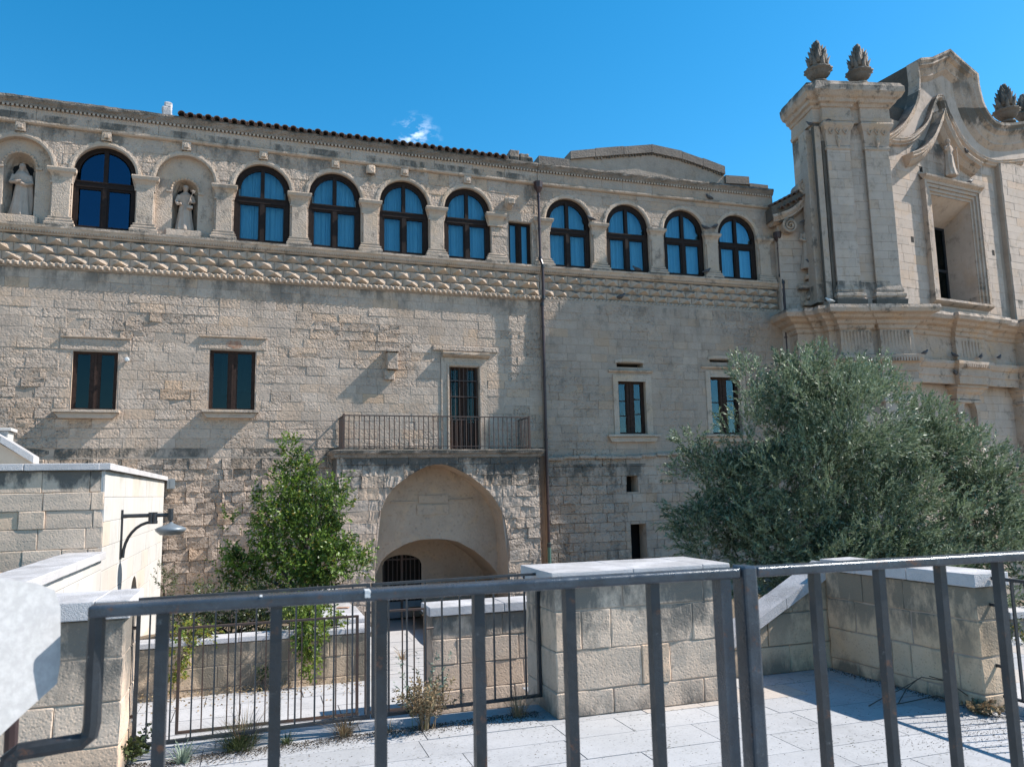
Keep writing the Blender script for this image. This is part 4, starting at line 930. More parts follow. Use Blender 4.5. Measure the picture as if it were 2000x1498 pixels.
# gable parapet behind the cornice
gv = .6; GP = [FB.hit(*p, gv) for p in ((1050, 306), (1110, 313), (1112, 297), (1160, 293), (1270, 285), (1330, 298), (1370, 312), (1413, 328), (1414, 345), (1460, 348), (1461, 361), (1497, 365))]
GP = [(GP[0][0], GP[0][1])] + GP[1:]
m = MB(); prism(m, [(GP[0][0], 11.6)] + [(p[0], p[1] - .26) for p in GP] + [(GP[-1][0], 11.6)], gv, gv + .5); m.build('gable_wall', M['facadeB'], RW)
for a, b in zip(GP, GP[1:]):
    if abs(b[0] - a[0]) < .15: continue
    k = max(1, int((b[0] - a[0]) / .7))
    for i in range(k):
        t0, t1 = i / k, (i + 1) / k; p = (a[0] + (b[0] - a[0]) * t0, a[1] + (b[1] - a[1]) * t0); q = (a[0] + (b[0] - a[0]) * t1, a[1] + (b[1] - a[1]) * t1); e = random.uniform(-.015, .015)
        m = MB(); prism(m, [(p[0] + .006, p[1] - .27), (q[0] - .006, q[1] - .27), (q[0] - .006, q[1] + e), (p[0] + .006, p[1] + e)], gv - .1, gv + .45); m.build('coping_stone', M['darkcoping'], RW)
def dentline(m, pts, h, v):
    for a, b in zip(pts, pts[1:]):
        L = b[0] - a[0]; k = int(L / .1)
        for i in range(k): x = a[0] + L * i / k; z = a[1] + (b[1] - a[1]) * i / k - h; m.box(x, x + .05, v, gv + .01, z - .06 * random.uniform(.6, 1.3), z)
m = MB(); dentline(m, GP[3:8], .265, gv - .06); m.build('gable_dentils', M['cornice'], RW, kind='stuff')
# downpipes
def downpipe(th, pts, top, label=None):
    m = MB(); m.tube(pts, .045, 8); m.tube([(pts[0][0], pts[0][1], pts[0][2] - .02), (pts[0][0], pts[0][1], pts[0][2] + .14), (pts[0][0], pts[0][1], pts[0][2] + .32)], [.05, .13, .15], 8); p = m.build('downpipe', M['pipe'], th)
    for i, q in enumerate(pts[1:-1]):
        m = MB(); m.tube([(q[0], q[1], q[2] - .05), (q[0], q[1], q[2] + .05)], .06, 8); m.build('pipe_collar', M['iron'], p)
    for z in (1.5, 3.3, 5.1, 6.6, 9.6, 10.6): m = MB(); x = float(np.interp(z, [pts[-1][2], pts[0][2]], [pts[-1][0], pts[0][0]])); m.tube([(x, pts[0][1] if z > 8.5 else pts[-1][1], z), (x, pts[0][1] if z > 8.5 else pts[-1][1], z + .05)], .055, 8); m.build('pipe_bracket', M['pipe'], p)
    return p
p = downpipe(RW, [(-.03, -.16, 10.75), (-.03, -.16, 8.7), (-.0, -.27, 8.45), (-.0, -.26, 7.5), (-.03, -.24, 7.3), (-.03, -.24, .35), (-.03, -.24, -2.2)], 10.9)
m = MB(); m.tube([(-.03, -.24, -.6), (-.03, -.24, .42)], .053, 8); m.build('pipe_foot', M['copper'], p)
p = downpipe(RW, [(UE - .02, -.2, 9.85), (UE - .02, -.2, 8.7), (UE, -.28, 8.45), (UE, -.28, 7.5), (UE - .02, -.25, 7.3), (UE - .02, -.25, 4), (UE - .02, -.25, -2.2)], 10)

# ================================================================ CHURCH
CH = thing('baroque_church', 'baroque church facade in weathered grey stone with curved gable, deep window and urn finials', 'building', fr=CLF)
def C2L(u, v, z): return CLF.l(CCF.w(u, v, z))
def cc(m):
    m.v = [C2L(*p) for p in m.v]; return m
SM = lambda u, z: .12
# left bay, upper storey
LBW = 1.3
m = MB(); m.box(.06, 2.5, .03, 1.6, ZB, 13.6); m.box(-.78, 2.5, .48, 6, ZB, 7.2); m.build('tower_core', M['mortar'], CH)
Bq = masonry(CLF, .05, 2.52, 7.4, 13.6, .285, .62, v=0, wear=SM, base_amp=.002, rough_amp=.01, proud=.003, tintv=.06)
P1 = masonry(CLF, .34, 1.12, 8.1, 13.0, .285, .8, v=-.14, wear=SM, base_amp=.002, rough_amp=.01, proud=.002, tintv=.06)
P2 = masonry(CLF, 1.63, 2.46, 8.1, 13.0, .285, .8, v=-.14, wear=SM, base_amp=.002, rough_amp=.01, proud=.002, tintv=.06)
side = Frame(CLF.w(.05, 1.6, 0), CLF.ang - math.pi / 2)
SD = masonry(side, 0, 1.6, 7.4, 13.6, .285, .62, v=0, wear=SM, base_amp=.002, rough_amp=.01, proud=.003, tintv=.06)
SD = [(a, [CLF.l(side.w(*p)) for p in vs], fs, t) for (a, vs, fs, t) in SD]
LBY = masonry(CLF, -.78, 2.5, ZB, 5.4, .285, .62, v=.45, wear=SM, base_amp=.002, rough_amp=.01, proud=.003, tintv=.06, coarse=True)
cwin = (2.14, 4.2, 7.93, 11.59)
CCB = masonry(CCF, -.1, 5.7, 7.35, 13.45, .285, .66, v=0, holes=[cwin], wear=SM, base_amp=.002, rough_amp=.01, proud=.003, tintv=.06)
nich = (2.84, 3.52, 2.6, 4.2); na = arch_fn(3.18, .34, 4.2)
CCL = masonry(CCF, -.1, 8.6, ZB, 5.4, .285, .66, v=0.25, holes=[], wear=SM, base_amp=.002, rough_amp=.01, proud=.003, tintv=.05, coarse=True)
RPL = masonry(CCF, 5.95, 8.4, 7.35, 13.3, .285, .9, v=-.18, wear=SM, base_amp=.002, rough_amp=.01, proud=.003, tintv=.05, coarse=True)
conv = lambda L: [(a, [C2L(*p) for p in vs], fs, t) for (a, vs, fs, t) in L]
emit(Bq + P1 + P2 + SD + LBY + conv(CCB + CCL + RPL), CH, M['church'], 300)
m = MB(); sheet(m, -.15, 8.6, 5.3, 14.0, holes=[cwin], v=.010); sheet(m, -.15, 8.6, ZB, 5.4, v=.275); m.box(5.9, 8.6, -.155, .02, 7.35, 13.4); cc(m).build('wall_backing', M['mortar'], CH)
m = MB(); m.box(3.2, 12, 1.5, 6, ZB, 13.0); m.box(.6, 3.3, 1.5, 2.4, ZB, 12.8); cc(m).build('nave_core', M['mortar'], CH)
# pilaster bases, caps and side strip
for (a, b) in ((.34, 1.12), (1.63, 2.46)):
    m = MB(); sweep(m, [(a, .02), (a, -.14), (b, -.14), (b, .02)], [(.10, 7.42), (.11, 7.62), (.06, 7.66), (.10, 7.72), (.09, 7.8), (.03, 7.86), (.05, 7.92), (.0, 8.1)], .3, .006); m.build('pilaster_base', M['churchtrim'], CH)
    m = MB(); sweep(m, [(a, .02), (a, -.14), (b, -.14), (b, .02)], [(0, 12.55), (.03, 12.58), (.03, 12.66), (0, 12.7), (.02, 12.95), (.05, 13.2), (.12, 13.34), (.14, 13.42), (.12, 13.48), (0, 13.5)], .3, .006)
    c = (a + b) / 2
    for s in (-1, 0, 1): m.tube([(c + s * .24, -.17, 13.3), (c + s * .24 + .07, -.2, 13.2), (c + s * .24, -.2, 13.08), (c + s * .24 - .07, -.2, 13.18), (c + s * .24 - .03, -.22, 13.26)], .028, 6)
    m.tube([(c, -.16, 13.0), (c, -.2, 12.85), (c, -.17, 12.62)], [.09, .07, .02], 6)
    m.build('pilaster_capital', M['churchtrim'], CH)
m = MB(); rock(m, -.16, .06, .25, .75, 7.6, 13.4, .01, .02, 1.0); rock(m, .0, .2, -.05, .04, 7.6, 13.4, .006, .02, 1.0); m.build('corner_strip', M['churchtrim'], CH)
m = MB(); rock(m, -.03, .052, -.03, .10, 7.6, 13.4, .008, .02, 1.0); rock(m, .225, .335, -.05, .03, 7.6, 12.9, .006, .02, 1.0); m.build('dark_strip', M['lichen'], CH)
# entablature of the upper storey
UPR = [(0, 13.5), (.04, 13.52), (.05, 13.62), (.01, 13.64), (.01, 13.98), (.06, 14.0), (.09, 14.08), (.17, 14.12), (.20, 14.22), (.28, 14.27), (.35, 14.38), (.375, 14.42), (.37, 14.60), (.33, 14.66), (.30, 14.74), (.0, 14.8)]
m = MB(); sweep(m, [(.0, 1.5), (.0, -.02), (.26, -.02), (.26, -.17), (1.2, -.17), (1.2, -.05), (1.56, -.05), (1.56, -.17), (2.54, -.17), (2.54, .5)], UPR, .2, .014)
m.box(.02, 2.5, .0, 1.5, 13.5, 14.78); m.build('upper_cornice', M['churchtrim'], CH)
# lower entablature: cornice, fluted frieze, dentilled architrave
LC = [(0, 6.62), (.06, 6.66), (.08, 6.76), (.16, 6.80), (.2, 6.9), (.36, 6.95), (.42, 7.03), (.58, 7.08), (.62, 7.2), (.60, 7.30), (.1, 7.42), (0, 7.43)]
AR = [(0, 5.05), (.04, 5.06), (.05, 5.3), (.08, 5.32), (.09, 5.56), (.13, 5.58), (.20, 5.70), (.20, 5.8), (.03, 5.84), (.0, 6.62)]
plan = [(-.82, 1.6), (-.82, .42), (-.3, .42), (-.3, .28), (-.02, .28), (-.02, -.04), (.24, -.04), (.24, -.25), (1.24, -.25), (1.24, -.1), (1.52, -.1), (1.52, -.28), (2.6, -.28), (2.6, .1), C2L(.5, -.1, 0)[:2]]
m = MB(); sweep(m, plan, LC, .25, .01); m.build('lower_cornice', M['churchtrim'], CH)
m = MB(); sweep(m, plan, AR, .25, .005); m.build('architrave', M['churchtrim'], CH)
m = MB()
for (a, b, v) in ((.3, 1.18, -.25), (1.6, 2.52, -.28)):
    k = 8
    for i in range(k):
        x = a + (b - a) * (i + .5) / k; m.tube([(x, v - .0, 5.88), (x, v - .015, 6.55)], .032, 6); m.lathe((x, v, 6.5), [(.02, 0), (.05, .05), (.02, .1)], 6)
    for i in range(12): x = a - .1 + (b - a + .2) * (i + .5) / 12; m.box(x - .028, x + .028, v - .25, v - .12, 5.6, 5.72)
m.build('fluted_frieze', M['churchtrim'], CH, kind='stuff')
LCc = LC
pc = [(.3, -.1), (2.35, -.1), (2.35, -.26), (3.85, -.26), (3.85, -.1), (5.75, -.1), (5.75, -.42), (8.6, -.42)]
m = MB(); sweep(m, pc, LC, .25, .01); sweep(m, pc, AR, .25, .005)
for i in range(6): x = 2.6 + 1.0 * (i + .5) / 6; m.tube([(x, -.26, 5.9), (x, -.275, 6.5)], .035, 6)
for i in range(13): x = 2.5 + 1.2 * (i + .5) / 13; m.box(x - .022, x + .022, -.48, -.36, 5.6, 5.7)
cc(m).build('central_entablature', M['churchtrim'], CH)
# lower pilasters with niche
m = MB()
for (a, b, v) in ((.3, 1.18, -.1), (1.6, 2.5, -.14)):
    m.box(a, b, v, .5, ZB, 5.05); sweep(m, [(a, .3), (a, v), (b, v), (b, .3)], [(0, 4.35), (.05, 4.38), (.05, 4.45), (.02, 4.5), (.03, 4.7), (.12, 4.8), (.15, 4.9), (.22, 4.95), (.22, 5.06)], .3, .006)
m.build('lower_pilaster', M['church'], CH)
m = MB()
for (a, b, v) in ((2.55, 3.68, .02), (5.9, 7.4, -.1)):
    if a < 3:
        sheet(m, a, b, ZB, 5.0, arches=[(nich[0], nich[1], nich[2], na[3])], v=v); reveal(m, [(nich[0], nich[2]), (nich[1], nich[2]), (nich[1], nich[3])] + [(3.18 + .34 * math.cos(math.pi * i / 12), 4.2 + .34 * math.sin(math.pi * i / 12)) for i in range(1, 12)] + [(nich[0], nich[3])], v, v + .3); reveal(m, rect_pts(a, b, ZB, 5.0), v, .3)
    else: m.box(a, b, v, .3, ZB, 5.0)
    sweep(m, [(a, .3), (a, v), (b, v), (b, .3)], [(0, 4.45), (.05, 4.48), (.05, 4.56), (.01, 4.6), (.03, 4.75), (.12, 4.84), (.14, 4.92), (.22, 4.97), (.22, 5.06)], .3, .006)
cc(m).build('lower_pilaster', M['churchtrim'], CH)
m = MB(); m.box(2.8, 3.56, .32, .34, 2.5, 4.6); cc(m).build('niche_back', M['churchtrim'], CH)
m = MB(); sweep(m, [(4.9, .25), (6.2, .25)], [(0, 2.0), (.1, 2.05), (.22, 2.2), (.25, 2.3), (0, 2.4)], .2); cc(m).build('lower_window_hood', M['churchtrim'], CH)
# central window: mouldings, splay, glazing
m = MB()
for k, (e, vv_) in enumerate(((.0, -.04), (.10, -.09), (.22, -.14), (.34, -.18))):
    a, b, c, d = cwin; e1 = e + .11
    fr_ = [(a - e, b + e, c - .0, d + e), (a - e1, b + e1, c - .0, d + e1)]
    (a0, b0, c0, d0), (a1, b1, c1, d1) = fr_
    m.add([(a0, vv_, c), (a0, vv_, d0), (b0, vv_, d0), (b0, vv_, c), (a1, vv_, c), (a1, vv_, d1), (b1, vv_, d1), (b1, vv_, c)], [(4, 0, 1, 5), (5, 1, 2, 6), (6, 2, 3, 7)])
    m.add([(a0, vv_, c), (a0, vv_, d0), (b0, vv_, d0), (b0, vv_, c), (a0, .0, c), (a0, .0, d0), (b0, .0, d0), (b0, .0, c)], [(0, 4, 5, 1), (1, 5, 6, 2), (2, 6, 7, 3)])
    m.add([(a1, vv_, c), (a1, vv_, d1), (b1, vv_, d1), (b1, vv_, c), (a1, .0, c), (a1, .0, d1), (b1, .0, d1), (b1, .0, c)], [(4, 0, 1, 5), (5, 1, 2, 6), (6, 2, 3, 7)])
sweep(m, [(cwin[0] - .5, 0), (cwin[1] + .5, 0)], [(.16, cwin[3] + .42), (.22, cwin[3] + .46), (.30, cwin[3] + .52), (.31, cwin[3] + .58), (0, cwin[3] + .66)], .2)
sweep(m, [(cwin[0] - .5, 0), (cwin[1] + .5, 0)], [(0, cwin[2] - .22), (.14, cwin[2] - .16), (.22, cwin[2] - .1), (.22, cwin[2] - .02), (0, cwin[2] + .0)], .2)
cc(m).build('window_surround', M['churchtrim'], CH)
iw = (2.7, 4.17, 8.15, 10.95); DV = 1.0
m = MB(); a, b, c, d = cwin; a2, b2, c2, d2 = iw
m.add([(a, .0, c), (b, .0, c), (b, .0, d), (a, .0, d), (a2, DV, c2), (b2, DV, c2), (b2, DV, d2), (a2, DV, d2)], [(0, 1, 5, 4), (1, 2, 6, 5), (2, 3, 7, 6), (3, 0, 4, 7)])
cc(m).build('window_splay', M['church'], CH)
m = MB(); mm = .08; m.box(a2, a2 + mm, DV, DV + .1, c2, d2); m.box(b2 - mm, b2, DV, DV + .1, c2, d2); m.box(a2 + mm, b2 - mm, DV + .002, DV + .1, d2 - mm, d2); m.box(a2 + mm, b2 - mm, DV + .002, DV + .1, c2, c2 + mm); m.box(a2 + mm, b2 - mm, DV + .004, DV + .09, 9.3, 9.4); m.box((a2 + b2) / 2 - .05, (a2 + b2) / 2 + .05, DV + .006, DV + .09, c2 + mm, d2 - mm)
cw = cc(m).build('tall_window', M['iron'], CH)
m = MB(); m.box(a2 + .05, b2 - .05, DV + .04, DV + .05, c2 + .05, d2 - .05); cc(m).build('pane', M['glassdark'], cw)
m = MB(); m.box((a2 + b2) / 2 + .07, (a2 + b2) / 2 + .36, DV + .052, DV + .056, c2 + .05, c2 + .75); cc(m).build('blue_film', M['bluefilm'], cw)
m = MB(); m.box(a2 - .2, b2 + .2, DV + .3, DV + .34, c2 - .2, d2 + .2); cc(m).build('window_interior', M['dark'], CH)
# ogee hood over the window with its recess
og = smooth_curve([CCF.hit(*p, -.35) for p in ((1779, 298), (1801, 289), (1821, 267), (1834, 238), (1843, 213))], 5); og2 = smooth_curve([CCF.hit(*p, -.35) for p in ((1843, 213), (1852, 238), (1868, 272), (1886, 298), (1917, 320))], 5)
for curve in (og, og2):
    m = MB(); band(m, curve, [(0, .0, .0), (.0, .03, -.42), (.1, .14, -.38), (.2, .24, -.26), (.36, .36, -.14), (.42, .42, .0)], 1); cc(m).build('ogee_hood', M['churchtrim'], CH)
inn = smooth_curve([CCF.hit(*p, -.15) for p in ((1727, 264), (1750, 270), (1775, 268), (1794, 255), (1811, 235), (1821, 205), (1829, 187))], 5); inn2 = smooth_curve([CCF.hit(*p, -.15) for p in ((1829, 187), (1841, 188), (1851, 215), (1866, 245), (1884, 275), (1915, 303), (1950, 313), (2000, 309))], 5)
for curve in (inn, inn2):
    m = MB(); band(m, curve, [(0, 0, .0), (0, .02, -.20), (.06, .10, -.18), (.16, .20, -.10), (.24, .24, .0)], 1); cc(m).build('inner_gable_moulding', M['churchtrim'], CH)
# curved gable
gl_ = smooth_curve([CCF.hit(*p, -.3) for p in ((1722, 268), (1741, 261), (1760, 247), (1777, 225), (1789, 200), (1795, 175), (1796, 150))], 4) + [CCF.hit(1792, 117, -.3)]
gt = [CCF.hit(*p, -.3) for p in ((1792, 117), (1815, 115), (1850, 99))]; gt2 = [CCF.hit(*p, -.3) for p in ((1850, 99), (1876, 122), (1905, 147))]
gr = smooth_curve([CCF.hit(*p, -.3) for p in ((1905, 147), (1909, 175), (1919, 209), (1937, 236), (1960, 243), (2000, 239), (2060, 232))], 5)
outl = gl_ + gt[1:] + gt2[1:] + gr[1:]
m = MB(); poly = [(p[0], p[1] - .03) for p in outl]; poly = [(-.1, 13.2)] + poly[0:] + [(poly[-1][0], 13.2)]
prism(m, poly, .0, .14); cc(m).build('gable_wall', M['church'], CH)
m = MB()
bk = smooth_curve([CCF.hit(*p, -.3) for p in ((1741, 261), (1760, 247), (1777, 225), (1789, 200), (1795, 175), (1796, 150))], 3) + [CCF.hit(1792, 118, -.3)]
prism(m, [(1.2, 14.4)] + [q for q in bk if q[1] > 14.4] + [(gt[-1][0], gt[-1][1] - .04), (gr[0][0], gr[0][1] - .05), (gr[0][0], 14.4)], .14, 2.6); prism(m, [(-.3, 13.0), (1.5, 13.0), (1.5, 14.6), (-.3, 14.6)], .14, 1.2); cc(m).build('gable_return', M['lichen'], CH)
L3 = [(0, 0, .13), (0, .08, -.42), (.16, .22, -.36), (.30, .34, -.24), (.5, .55, -.16), (.72, .72, .02)]
for nm, curve, L in (('gable_moulding', gl_, [(0, 0, .13), (0, .05, -.30), (.1, .14, -.24), (.2, .24, -.16), (.3, .3, .02)]), ('gable_moulding', gt, L3), ('gable_moulding', gt2, L3), ('gable_moulding', gr, [(0, 0, .13), (0, .10, -.42), (.2, .28, -.34), (.40, .46, -.22), (.66, .72, -.14), (.95, .95, .02)])):
    m = MB(); band(m, curve, L, 1); cc(m).build(nm, M['churchtrim'], CH)
for (px, py) in ((1799, 331), (1782, 468), (1961, 363), (1598, 302), (1940, 494)):
    fr_ = CCF if px > 1700 else CLF; u, z = fr_.hit(px, py, 0); m = MB(); m.box(u - .07, u + .07, -.004, .0, z - .1, z + .1); (cc(m) if px > 1700 else m).build('putlog_hole', M['black'], CH)
# finials
def finial(px, py0, py1, frm, v, half=False):
    u, z0 = frm.hit(px, py0, v); _, z1 = frm.hit(px, py1, v); H = z1 - z0; s = H / 1.5; m = MB()
    m.lathe((u, v, z0), [(.26 * s, 0), (.26 * s, .06 * s), (.13 * s, .09 * s), (.12 * s, .13 * s), (.2 * s, .17 * s)], 12)
    m.lathe((u, v, z0 + .14 * s), [(.14 * s, 0), (.25 * s, .07 * s), (.32 * s, .17 * s), (.34 * s, .25 * s), (.40 * s, .28 * s), (.40 * s, .33 * s), (.3 * s, .34 * s)], 28, 14, .12)
    for tier, (n, rr, zz, hh, lean) in enumerate(((7, .24, .44, .42, .15), (7, .22, .62, .42, .13), (6, .17, .84, .36, .12), (5, .11, 1.03, .30, .09), (3, .05, 1.18, .30, .03))):
        for i in range(n):
            a = 2 * math.pi * (i + .5 * tier) / n + .3; ca, sa = math.cos(a), math.sin(a); b0 = Vector((u + rr * s * ca, v + rr * s * sa, z0 + zz * s))
            tip = b0 + Vector((ca * lean * s, sa * lean * s, hh * s)); mid = b0 + Vector((ca * .02 * s, sa * .02 * s, hh * .55 * s)); m.tube([b0, mid, tip], [.10 * s, .075 * s, .004], 5)
    m.tube([(u, v, z0 + .55 * s), (u, v, z0 + 1.1 * s), (u + .02, v, z0 + 1.46 * s), (u + .02, v, z0 + 1.5 * s)], [.26 * s, .17 * s, .07 * s, .02], 8)
    if frm is CCF: cc(m)
    f = m.build('urn_finial', M['finial'], CH, True)
finial(1600, 165, 80, CLF, .1); finial(1680, 168, 87, CLF, .1)
finial(1968, 242, 167, CCF, .05); finial(2003, 242, 186, CCF, .6)
# volute wall between convent and church tower
VV = .95
def vh(px, py): return CLF.hit(px, py, VV)
vc = [vh(*p) for p in ((1504, 432), (1520, 428), (1540, 420), (1556, 407), (1572, 388), (1590, 378))]; tl_ = [vh(*p) for p in ((1503, 408), (1530, 397), (1558, 379))]
sc = smooth_curve(vc, 4)
BV = masonry(CLF, -1.0, .06, 7.2, 10.45, .27, .5, v=VV, wear=lambda u, z: .35, tintv=.07); emit(BV, CH, M['church'], 40, name='side_wall_stone', rest='side_wall_masonry')
m = MB(); prism(m, [(-1.0, 7.1), (.06, 7.1), (.06, vc[-1][1] - .1)] + [(max(p[0], -1.0), p[1] - .05) for p in sc[::-1]], VV + .03, VV + .6); m.box(-1.0, .05, VV + .01, VV + .6, ZB, 7.2); m.build('side_wall', M['church'], CH)
m = MB(); band(m, sc, [(0, 0, VV + .5), (-.12, -.04, VV - .32), (.06, .1, VV - .24), (.2, .2, VV + .02)], 1); m.build('volute_moulding', M['churchtrim'], CH)
def scroll(px, py, r, nm='volute_scroll'):
    u, z = vh(px, py); m = MB(); pts = []
    for i in range(44): t = i / 43 * 4.4 * math.pi; q = r * (1 - i / 50); pts.append((u + q * math.cos(t + 1.9), VV - .28 - .04 * i / 43, z + q * math.sin(t + 1.9)))
    m.tube(pts, [.05 * r / .25 * (1 - .4 * i / 43) for i in range(44)], 6); m.tube([(u, VV - .27, z), (u, VV + .3, z)], r * 1.02, 20); m.build(nm, M['churchtrim'], CH)
scroll(1566, 372, .25); scroll(1536, 446, .24)
m = MB(); sheet(m, vc[0][0], -.5, vc[0][1] - .1, vc[0][1] + .2, v=VV - .2); m.build('gutter_board', M['lichen'], CH)
for k in range(6):
    a = tl_[0]; b = tl_[2]; t = (k + .5) / 6; link('roof_tile', TL, CH, (a[0] + (b[0] - a[0]) * t, VV - .3, a[1] + (b[1] - a[1]) * t - .02))
for k in range(5):
    t = (k + .5) / 5; link('roof_tile', TL, CH, (tl_[0][0] + .15 + (tl_[2][0] - tl_[0][0]) * t, VV - .42, tl_[0][1] + (tl_[2][1] - tl_[0][1]) * t - .2))
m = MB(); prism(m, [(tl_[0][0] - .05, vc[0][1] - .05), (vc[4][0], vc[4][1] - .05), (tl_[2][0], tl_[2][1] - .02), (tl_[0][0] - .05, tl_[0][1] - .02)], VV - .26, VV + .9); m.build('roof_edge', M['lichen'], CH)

# ================================================================ STATUES
def statue(name, label, fr, u, v, z, H, kind=0, lean=0.0):
    m = MB(); s = H / 1.75; n = 28; vs = []
    prof = [(0, .30, .24), (.05, .31, .25), (.3, .27, .21), (.6, .235, .18), (.9, .21, .165), (1.05, .185, .145), (1.2, .205, .15), (1.36, .225, .14), (1.44, .17, .11), (1.5, .075, .075), (1.56, .06, .065)]
    for (zz, rx, ry) in prof:
        fk = max(0, 1 - zz / 1.15)
        for i in range(n):
            t = 2 * math.pi * i / n; q = 1 + (.05 + .07 * fk) * math.sin(8 * t + zz * 2 + kind) * (1 if zz < 1.3 else 0) + .03 * fk * math.sin(13 * t)
            vs.append(((rx * q * math.cos(t) + lean * math.sin(zz * 1.8)) * s, ry * q * math.sin(t) * s, zz * s))
    m.add(vs, [(i * n + k, i * n + (k + 1) % n, (i + 1) * n + (k + 1) % n, (i + 1) * n + k) for i in range(len(prof) - 1) for k in range(n)] + [tuple(range(n - 1, -1, -1)), tuple((len(prof) - 1) * n + k for k in range(n))])
    hx = lean * math.sin(1.65 * 1.8)
    hp = [(.02, -.13), (.075, -.10), (.095, -.03), (.10, .03), (.085, .09), (.04, .125)]
    m.lathe((hx * s, -.01 * s, 1.65 * s), [(a * s, b * s) for a, b in hp], 12, sy=1.12)
    m.tube([(hx * s, -.10 * s, 1.68 * s), (hx * s, -.135 * s, 1.63 * s), (hx * s, -.10 * s, 1.62 * s)], .022 * s, 5)   # nose
    def arm(pts, r0, r1): m.tube([(a * s, b * s, c * s) for a, b, c in pts], [r0 * s, (r0 + r1) / 2 * s, r1 * s, r1 * .8 * s][:len(pts)], 8)
    if kind == 0:      # robed figure with folded arms and a cloak over the head
        arm([(-.2, 0, 1.36), (-.27, -.06, 1.12), (-.08, -.2, 1.1), (.04, -.2, 1.16)], .095, .06); arm([(.2, 0, 1.36), (.28, -.04, 1.12), (.16, -.2, 1.02), (.02, -.23, 1.05)], .10, .06)
        m.tube([(hx * s + .02 * s, .05 * s, 1.70 * s), (.10 * s, .06 * s, 1.56 * s), (.24 * s, .04 * s, 1.2 * s), (.3 * s, .02 * s, .6 * s), (.3 * s, 0, .1 * s)], [.05 * s, .05 * s, .07 * s, .065 * s, .05 * s], 8)
        m.tube([(hx * s, .05 * s, 1.70 * s), (-.10 * s, .06 * s, 1.54 * s), (-.22 * s, .05 * s, 1.3 * s)], [.05 * s, .05 * s, .055 * s], 8)
    elif kind == 1:    # friar holding a lily stem and a book
        arm([(-.2, 0, 1.36), (-.3, -.03, 1.12), (-.24, -.16, .98), (-.12, -.2, 1.0)], .09, .06); arm([(.2, 0, 1.36), (.3, -.05, 1.12), (.22, -.2, 1.08), (.16, -.22, 1.18)], .09, .055)
        m.tube([(.08 * s, -.22 * s, .85 * s), (.17 * s, -.25 * s, 1.2 * s), (.27 * s, -.24 * s, 1.46 * s)], .02 * s, 5)
        for dx, dz in ((.0, .06), (.07, .03), (-.05, .05), (.06, -.04)): m.tube([(.25 * s, -.24 * s, 1.42 * s), ((.27 + dx) * s, -.26 * s, (1.47 + dz) * s)], [.015 * s, .035 * s], 5)
        m.box(.08 * s, .27 * s, -.27 * s, -.13 * s, .82 * s, .93 * s); m.lathe((hx * s, 0, 1.7 * s), [(.08 * s, -.03 * s), (.115 * s, 0), (.115 * s, .035 * s), (.05 * s, .06 * s)], 12)
        m.lathe((0, 0, 1.40 * s), [(.20 * s, -.12 * s), (.2 * s, -.02 * s), (.1 * s, .06 * s)], 12, sy=.75)
    elif kind == 2:    # weathered figure with raised hand and staff
        arm([(-.2, 0, 1.36), (-.28, -.06, 1.2), (-.22, -.18, 1.34), (-.18, -.2, 1.45)], .085, .05); arm([(.2, 0, 1.36), (.3, -.03, 1.16), (.26, -.18, 1.3), (.3, -.22, 1.36)], .085, .05)
        m.tube([(.27 * s, -.2 * s, .1 * s), (.28 * s, -.2 * s, 1.35 * s)], .028 * s, 6); m.tube([(-.1 * s, -.12 * s, .1 * s), (-.13 * s, -.17 * s, .55 * s), (-.05 * s, -.14 * s, .95 * s)], [.06 * s, .07 * s, .05 * s], 6)
    else:              # broken armless figure
        arm([(-.2, 0, 1.36), (-.27, -.05, 1.16), (-.16, -.16, 1.08), (.0, -.17, 1.06)], .09, .05); arm([(.2, 0, 1.34), (.27, -.03, 1.1), (.36, -.06, 1.06), (.44, -.08, 1.06)], .07, .04)
    me = m.mesh(name, M['statue'], True); w = fr.w(u, v, 0)
    o = bpy.data.objects.new(name, me); COL.objects.link(o); o.location = (w[0], w[1], z); o.rotation_euler = (0, 0, fr.ang)
    rm = o.modifiers.new('join', 'REMESH'); rm.mode = 'VOXEL'; rm.voxel_size = .022 * s; rm.use_smooth_shade = True
    return tag(o, label, 'statue', 'stone statues on the facades')
statue('statue', 'stone statue of a cloaked figure with folded arms in the leftmost niche', FA, ARC[0] + .02, .30, 8.75, 1.36, 0, .03)
statue('statue', 'stone statue of a robed friar holding a lily between two arched windows', FA, ARC[2] - .0, .27, 8.73, 1.24, 1)
u, zb = CCF.hit(1850, 348, -.2); _, zt__ = CCF.hit(1840, 276, -.2); statue('statue', 'worn stone statue under the ogee hood on top of the church window', CCF, u, -.34, zb, zt__ - zb, 2)
u, zb = vh(1580, 528); _, zt__ = vh(1572, 442); statue('statue', 'broken stone figure on the wall beside the right downpipe and scroll', CLF, u - .05, VV - .12, zb, zt__ - zb, 3, .04)
statue('statue', 'small brown stone figure in the shell niche above the olive tree', CCF, 3.1, .14, 3.0, 1.15, 0)
m = MB()
u, z = vh(1575, 548)
for k in range(9): rock(m, u - .3 + random.uniform(-.1, .45), u + random.uniform(.0, .5), VV - .22, VV + .02, z - .9 + k * .11, z - .72 + k * .11, .03, .05, .1)
m.build('broken_corbel', M['churchtrim'], CH)

